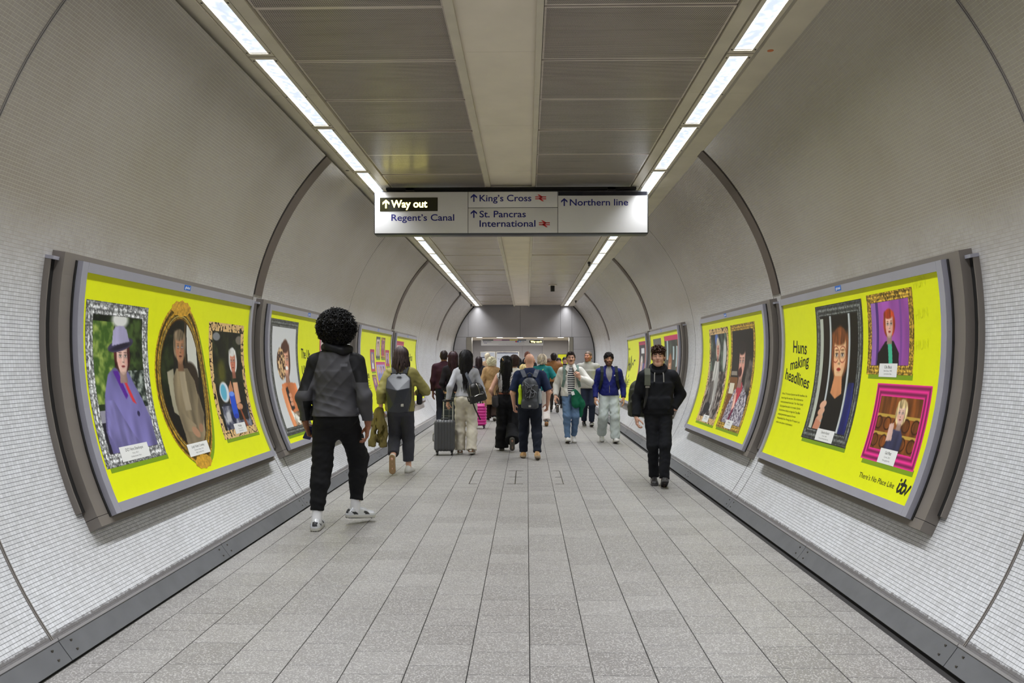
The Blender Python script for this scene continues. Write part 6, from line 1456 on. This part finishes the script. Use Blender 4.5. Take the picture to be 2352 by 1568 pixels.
# grey ribbed suitcase
def suitcase(name, loc, rz, w, h, d, mat, label, hx=0., hl=.34, lean=0., wheels=BLK, rib=True):
    t = tag(empty(name, loc, rz), label, 'suitcase'); t.rotation_euler = (lean, 0, rz)
    f = Fld((-w / 2 - .02, -d / 2 - .02, .04), (w / 2 + .02, d / 2 + .02, h + .02), .008); f.rbox((0, 0, (h + .07) / 2), (w, d, h - .07), .05, .01)
    if rib:
        x = f.axes()[0]; yy = f.axes()[1]; f.F = f.F + (.0045 * np.clip(np.sin(x * 2 * math.pi / (w / 7)) * 2, -1, 1) * (np.abs(x) < w * .42))[:, None, None] * (np.abs(yy) > d * .3)[None, :, None]
    else:
        z = f.axes()[2]; f.F = f.F + (.0045 * np.clip(np.sin(z * 2 * math.pi / .065) * 3, -1, 1))[None, None, :]
    sdf('shell', f, mat, t)
    m = MB(); n = 24; P = []
    for i in range(n):
        a = 2 * math.pi * i / n; c, q = math.cos(a), math.sin(a); P.append((( w / 2 - .018) * math.copysign(abs(c) ** .35, c), 0, (h + .07) / 2 + ((h - .07) / 2 - .018 + .016) * math.copysign(abs(q) ** .35, q)))
    m.tube(P, .012, 6, closed=True); m.build('zip_line', BLK, t)
    for x in (-w / 2 + .05, w / 2 - .05):
        for y in (-d / 2 + .045, d / 2 - .045):
            m = MB(); m.box((x, y, .066), (.04, .04, .035)); m.lathe([(.012, -.012), (.026, -.010), (.026, .010), (.012, .012)], 14, 0, (x, y, .026), 'x'); m.build('wheel', wheels, t)
    m = MB()
    for x in (hx - .075, hx + .075): m.tube([(x, .0, h - .03), (x, .0, h + hl)], .0095, 8)
    m.build('telescopic_tube', M('aluminium tube', (190, 190, 192), .3, metal=.8), t)
    m = MB(); m.box((hx, .0, h + hl + .008), (.19, .030, .030), bev=.01); m.build('pull_handle', BLK, t)
    m = MB(); m.tube([(-w / 2 - .004, 0, h * .62), (-w / 2 - .022, 0, h * .58), (-w / 2 - .022, 0, h * .42), (-w / 2 - .004, 0, h * .38)], .009, 8); m.build('side_handle', STEEL, t)
    m = MB(); m.tube([(-.06, 0, h + .0), (-.05, 0, h + .022), (.05, 0, h + .022), (.06, 0, h + .0)], .009, 8); m.build('top_handle', BLK, t)
    return t
suitcase('suitcase', (-1.325, 12.88, 0), .04, .335, .565, .235, M('graphite polycarbonate', (74, 74, 76), .35, var=.05), 'graphite grey ribbed suitcase pulled by the person in the grey sweater', .055, .30)
suitcase('suitcase', (-1.10, 18.05, 0), -.05, .37, .56, .25, M('hot pink shell', (206, 34, 140), .35), 'bright pink hard suitcase beyond the person in cream trousers', .0, .40, rib=False, wheels=M('dark purple wheel', (60, 40, 60), .5))
suitcase('suitcase', (-.10, 15.75, 0), .1, .30, .50, .22, M('black nylon case', (28, 28, 32), .6), 'small black suitcase half hidden between the wide black trousers and the bald person', .0, .36)

# brown tote of the person in the trench coat
t = carried('tote_bag', s6, 'dark brown leather tote at the right side of the trench coat', 'bag', (.27, -.06, .78)); f = Fld((-.2, -.12, -.25), (.2, .12, .2), .010); f.frus(-.20, .13, (.16, .075), (.12, .04), .02).folds(.006, 30, 3); BRN = M('dark brown leather', (58, 36, 36), .45, var=.15); sdf('bag_body', f, BRN, t)
for y in (-.03, .03): m = MB(); m.tube([(-.07, y, .11), (-.06, y, .30), (0, y, .40), (.06, y, .30), (.07, y, .11)], .009, 6); m.build('handle', BRN, t)
# black jacket and bag on the arm of the person with very long black hair
t = carried('draped_jacket', s7, 'black jacket draped over the right arm of the person in the crop top', 'jacket', (.21, .03, .80)); f = Fld((-.22, -.2, -.42), (.22, .2, .42), .010); f.ell((0, -.02, .18), (.09, .12, .22), .03).frus(-.36, .20, (.14, .11), (.10, .11), .03, rip=.015, nr=6).folds(.010, 30, 3, (1.6, 1.6, .5)); sdf('cloth', f, fabric((30, 30, 35)), t)
t = carried('shoulder_bag', s7, 'dark grey shoulder bag at the left hip of the person in the crop top', 'bag', (-.20, -.02, .93)); f = Fld((-.12, -.15, -.15), (.12, .15, .15), .009); f.rbox((0, 0, 0), (.12, .24, .20), .05).folds(.004, 40, 3); sdf('bag_body', f, fabric((64, 62, 64)), t)
m = MB(); m.strap([(0, .08, .06), (.02, .07, .30), (.07, .03, .52), (.09, -.03, .53), (.05, -.10, .30), (0, -.09, .06)], [(-1, 0, 0), (-1, 0, .2), (-.6, 0, 1), (-.6, 0, 1), (-1, 0, 0), (-1, 0, 0)], .025, .006); m.build('strap', BLK, t)

# the bald person's grey backpack with bungee cords
t = carried('backpack', s8, 'grey backpack with tangled bungee cords on the navy T-shirt', 'backpack'); d = s8.dz
GRP = M('charcoal ripstop', (62, 64, 70), .5, var=.12, vs=12, bump=.15, bs=120); f = Fld((-.2, -.42, .80), (.2, -.08, 1.42), .008); f.frus(.865 + d, 1.22 + d, (.138, .095), (.130, .09), .03, (0, -.235), (0, -.225)).ell((0, -.222, 1.21 + d), (.130, .085, .15), .03).rbox((0, -.235, .93 + d), (.26, .17, .15), .05, .03).folds(.005, 36, 4); sdf('pack_body', f, GRP, t, k=s8.k)
rng = random.Random(12); P = []
for i in range(26): P.append(Vector((rng.uniform(-.105, .105), -.330 + rng.uniform(-.008, .006), rng.uniform(.98, 1.29) + d)))
P = [Vector((p.x, -.222 - .108 * math.sqrt(max(.1, 1 - (p.x / .15) ** 2)) - .004, p.z)) * s8.k for p in P]; Q = []
for i in range(len(P) - 1):
    A_, B_, C_, D_ = P[max(i - 1, 0)], P[i], P[i + 1], P[min(i + 2, len(P) - 1)]
    for j in range(7):
        u = j / 7; Q.append(.5 * ((2 * B_) + (C_ - A_) * u + (2 * A_ - 5 * B_ + 4 * C_ - D_) * u * u + (3 * B_ - A_ - 3 * C_ + D_) * u ** 3))
m = MB(); m.tube(Q, .006, 5); m.build('bungee_cord', M('black and grey cord', (44, 44, 50), .5), t)
m = MB(); m.tube([p + Vector((.012, -.004, .012)) for p in Q[::-1][:120]], .0045, 5); m.build('bungee_cord', M('pale grey cord', (124, 126, 134), .5), t)
m = MB(); m.tube([Vector((-.045, -.16, 1.34 + d)) * s8.k, Vector((-.04, -.17, 1.41 + d)) * s8.k, Vector((0, -.175, 1.43 + d)) * s8.k, Vector((.04, -.17, 1.41 + d)) * s8.k, Vector((.045, -.16, 1.34 + d)) * s8.k], .010, 8); m.build('grab_loop', GRP, t)
m = MB(); m.box(Vector((0, -.338, .895 + d)) * s8.k, (.036, .006, .030)); m.build('label_patch', M('white patch'), t)
straps(t, s8, (0, 0, 0), (-.125, .125), M('grey strap webbing', (86, 90, 102), .65), .065, -.165)
f = Fld((-.30, -.36, .85), (-.08, -.10, 1.30), .008); f.rbox((-.155, -.225, 1.05 + d), (.06, .11, .26), .025).ell((-.155, -.225, 1.16 + d), (.028, .05, .09), .02).folds(.006, 50, 6); sdf('side_pocket_jacket', f, M('fluorescent yellow fabric', (186, 214, 20), .6, var=.1), t, k=s8.k)
m = MB(); m.lathe([(.030, .0), (.033, .02), (.033, .17), (.020, .195), (.020, .225), (.004, .228)], 14, 0, Vector((.162, -.215, .93 + d)) * s8.k); m.build('water_bottle', M('clear plastic bottle', (150, 156, 160), .15), t)

# green garment of the person in the white jacket
t = carried('green_jacket', s12, 'dark green jacket hanging at the waist of the person in the white jacket', 'jacket', (-.085, .155, .86)); f = Fld((-.25, -.12, -.40), (.2, .12, .2), .009); f.cone((.02, 0, .12), (.0, .0, -.10), .055, .085, .03).cone((-.02, .0, .08), (-.13, -.03, -.12), .05, .055, .03).cone((-.125, -.03, -.08), (-.085, -.04, -.34), .055, .030, .03, True).folds(.010, 40, 4, (1.5, 1.5, .6)); sdf('cloth', f, fabric((10, 92, 66), .6), t)
m = MB(); m.box((.055, .062, .10), (.055, .004, .07), rot=Matrix.Rotation(.3, 3, 'Y')); m.build('card_tag', WHI, t)
# olive backpack hanging off the hoodie person's right shoulder
t = carried('backpack', s15, 'olive green backpack hanging off one shoulder of the black hoodie', 'backpack'); d = s15.dz
OLB = M('olive nylon', (60, 62, 48), .8, var=.15, vs=8, bump=.15, bs=100); f = Fld((-.1, -.50, .78), (.50, .02, 1.42), .009); f.frus(.86 + d, 1.20 + d, (.165, .12), (.155, .11), .03, (.215, -.25), (.205, -.25)).ell((.205, -.25, 1.20 + d), (.155, .11, .14), .03).rbox((.22, -.25, .95 + d), (.32, .23, .19), .05, .03).rbox((.25, -.16, .98 + d), (.22, .10, .17), .03, .02).folds(.008, 30, 6); sdf('pack_body', f, OLB, t, k=s15.k)
m = MB(); m.strap([s15.up(.16, -.16, 1.36) * s15.k, s15.up(.145, -.08, 1.46) * s15.k, s15.up(.140, .02, 1.475) * s15.k, s15.up(.140, .105, 1.40) * s15.k, s15.up(.145, .158, 1.27) * s15.k], [(0, -1, .5), (0, -.5, 1), (0, .2, 1), (0, 1, .7), (0, 1, .1)], .070, .014); m.build('strap', OLB, t)
m = MB(); m.strap([s15.up(.145, .160, 1.28) * s15.k, s15.up(.155, .168, 1.14) * s15.k, s15.up(.185, .12, 1.0) * s15.k, s15.up(.20, -.10, .93) * s15.k], [(0, 1, .1), (0, 1, 0), (1, .7, 0), (1, 0, 0)], .030, .006); m.build('strap_webbing', BLK, t); m = MB(); m.box(s15.up(.145, .172, 1.255) * s15.k, (.05, .010, .022)); m.build('buckle', STEEL, t)

# ================================================================ THE CROWD BEFORE THE END WALL
crowd = [(-1.30, 26.4, 1.80, (214, 200, 172), (170, 140, 110), 'm', 'person with white-blond hair standing tallest before the white maps', 0),
 (-1.72, 23.0, 1.64, (44, 32, 32), (170, 70, 46), 'f', 'person with dark hair and an orange-red top left of the trench coat', 0),
 (-1.48, 24.6, 1.66, (46, 34, 34), (50, 46, 50), 'f', 'dark-haired person in dark clothes left of the trench coat, near the map', .0),
 (-.56, 27.2, 1.63, (36, 28, 28), (120, 110, 110), 'm', 'dark-haired person facing the camera far off, above the crop top', PI),
 (.02, 22.2, 1.80, (120, 76, 62), (36, 38, 44), 'm', 'tall person with close-cropped hair and a dark hooded coat behind the bald person', 0),
 (-.24, 24.8, 1.62, (26, 26, 32), (40, 40, 46), 'm', 'person in a dark cap left of the tall hooded person', 0),
 (-.07, 17.2, 1.44, (214, 190, 140), (196, 170, 150), 'f', 'short blond-haired person glimpsed left of the bald person', 0),
 (.71, 25.6, 1.60, (96, 70, 58), (46, 44, 48), 'f', 'person with brown curly hair between the teal top and the brown jacket', 0),
 (1.05, 26.2, 1.64, (26, 22, 22), (40, 42, 50), 'm', 'black-haired person in a dark suit right of the brown jacket', PI),
 (1.30, 27.2, 1.67, (24, 22, 24), (34, 36, 44), 'm', 'black-haired person in front of the yellow poster on the far wall', PI)]
for i, (x, y, h, hc, tc, sx, lb, fc) in enumerate(crowd):
    s = Person(lb, (x, y, 0), h, fc, sx, 1.0, (206, 158, 134), .020, .013, feet={'L': (-.09, .10, 0, 0, 0), 'R': (.09, -.14, 18, 0, 0)} if i % 2 else {'L': (-.09, -.12, 16, 0, 0), 'R': (.09, .12, 0, 0, 0)})
    s.body(hc, res=.022, hres=.008); s.top('coat' if i in (2, 4, 5) else 'jacket', fabric(tc), .026, .90, (.072, .066, .052), 1.95, 1.52, .070, ((.18, .13), (.18, .13)), seed=40 + i); s.trousers(fabric((38, 38, 46)), (.10, .078, .074, .066), seed=50 + i); s.shoes([BLK, GSOLE, BLK, GSOLE])
    hm = hairm(hc)
    if i == 4:
        s.cap(hm[0], .006); f = Fld((-.25, -.25, 1.3), (.25, .25, 1.7), .014); f.ell(s.neck + V3(0, -.05, .0), (.14, .10, .10), .03); V, F = f.mesh(); s.out('hood', V, F, fabric((36, 38, 44)))
    elif sx == 'f': s.cap(hm[0], .020, .05, -.12, extra=lambda f: f.ell((0, -.06, -.06), (.105, .065, .14), .05)); s.strands(hm, 60, 1.42, 110, (.104, .122, .112), .009, .02, i, .008)
    else: s.cap(hm[0], .018, .058, -.08)
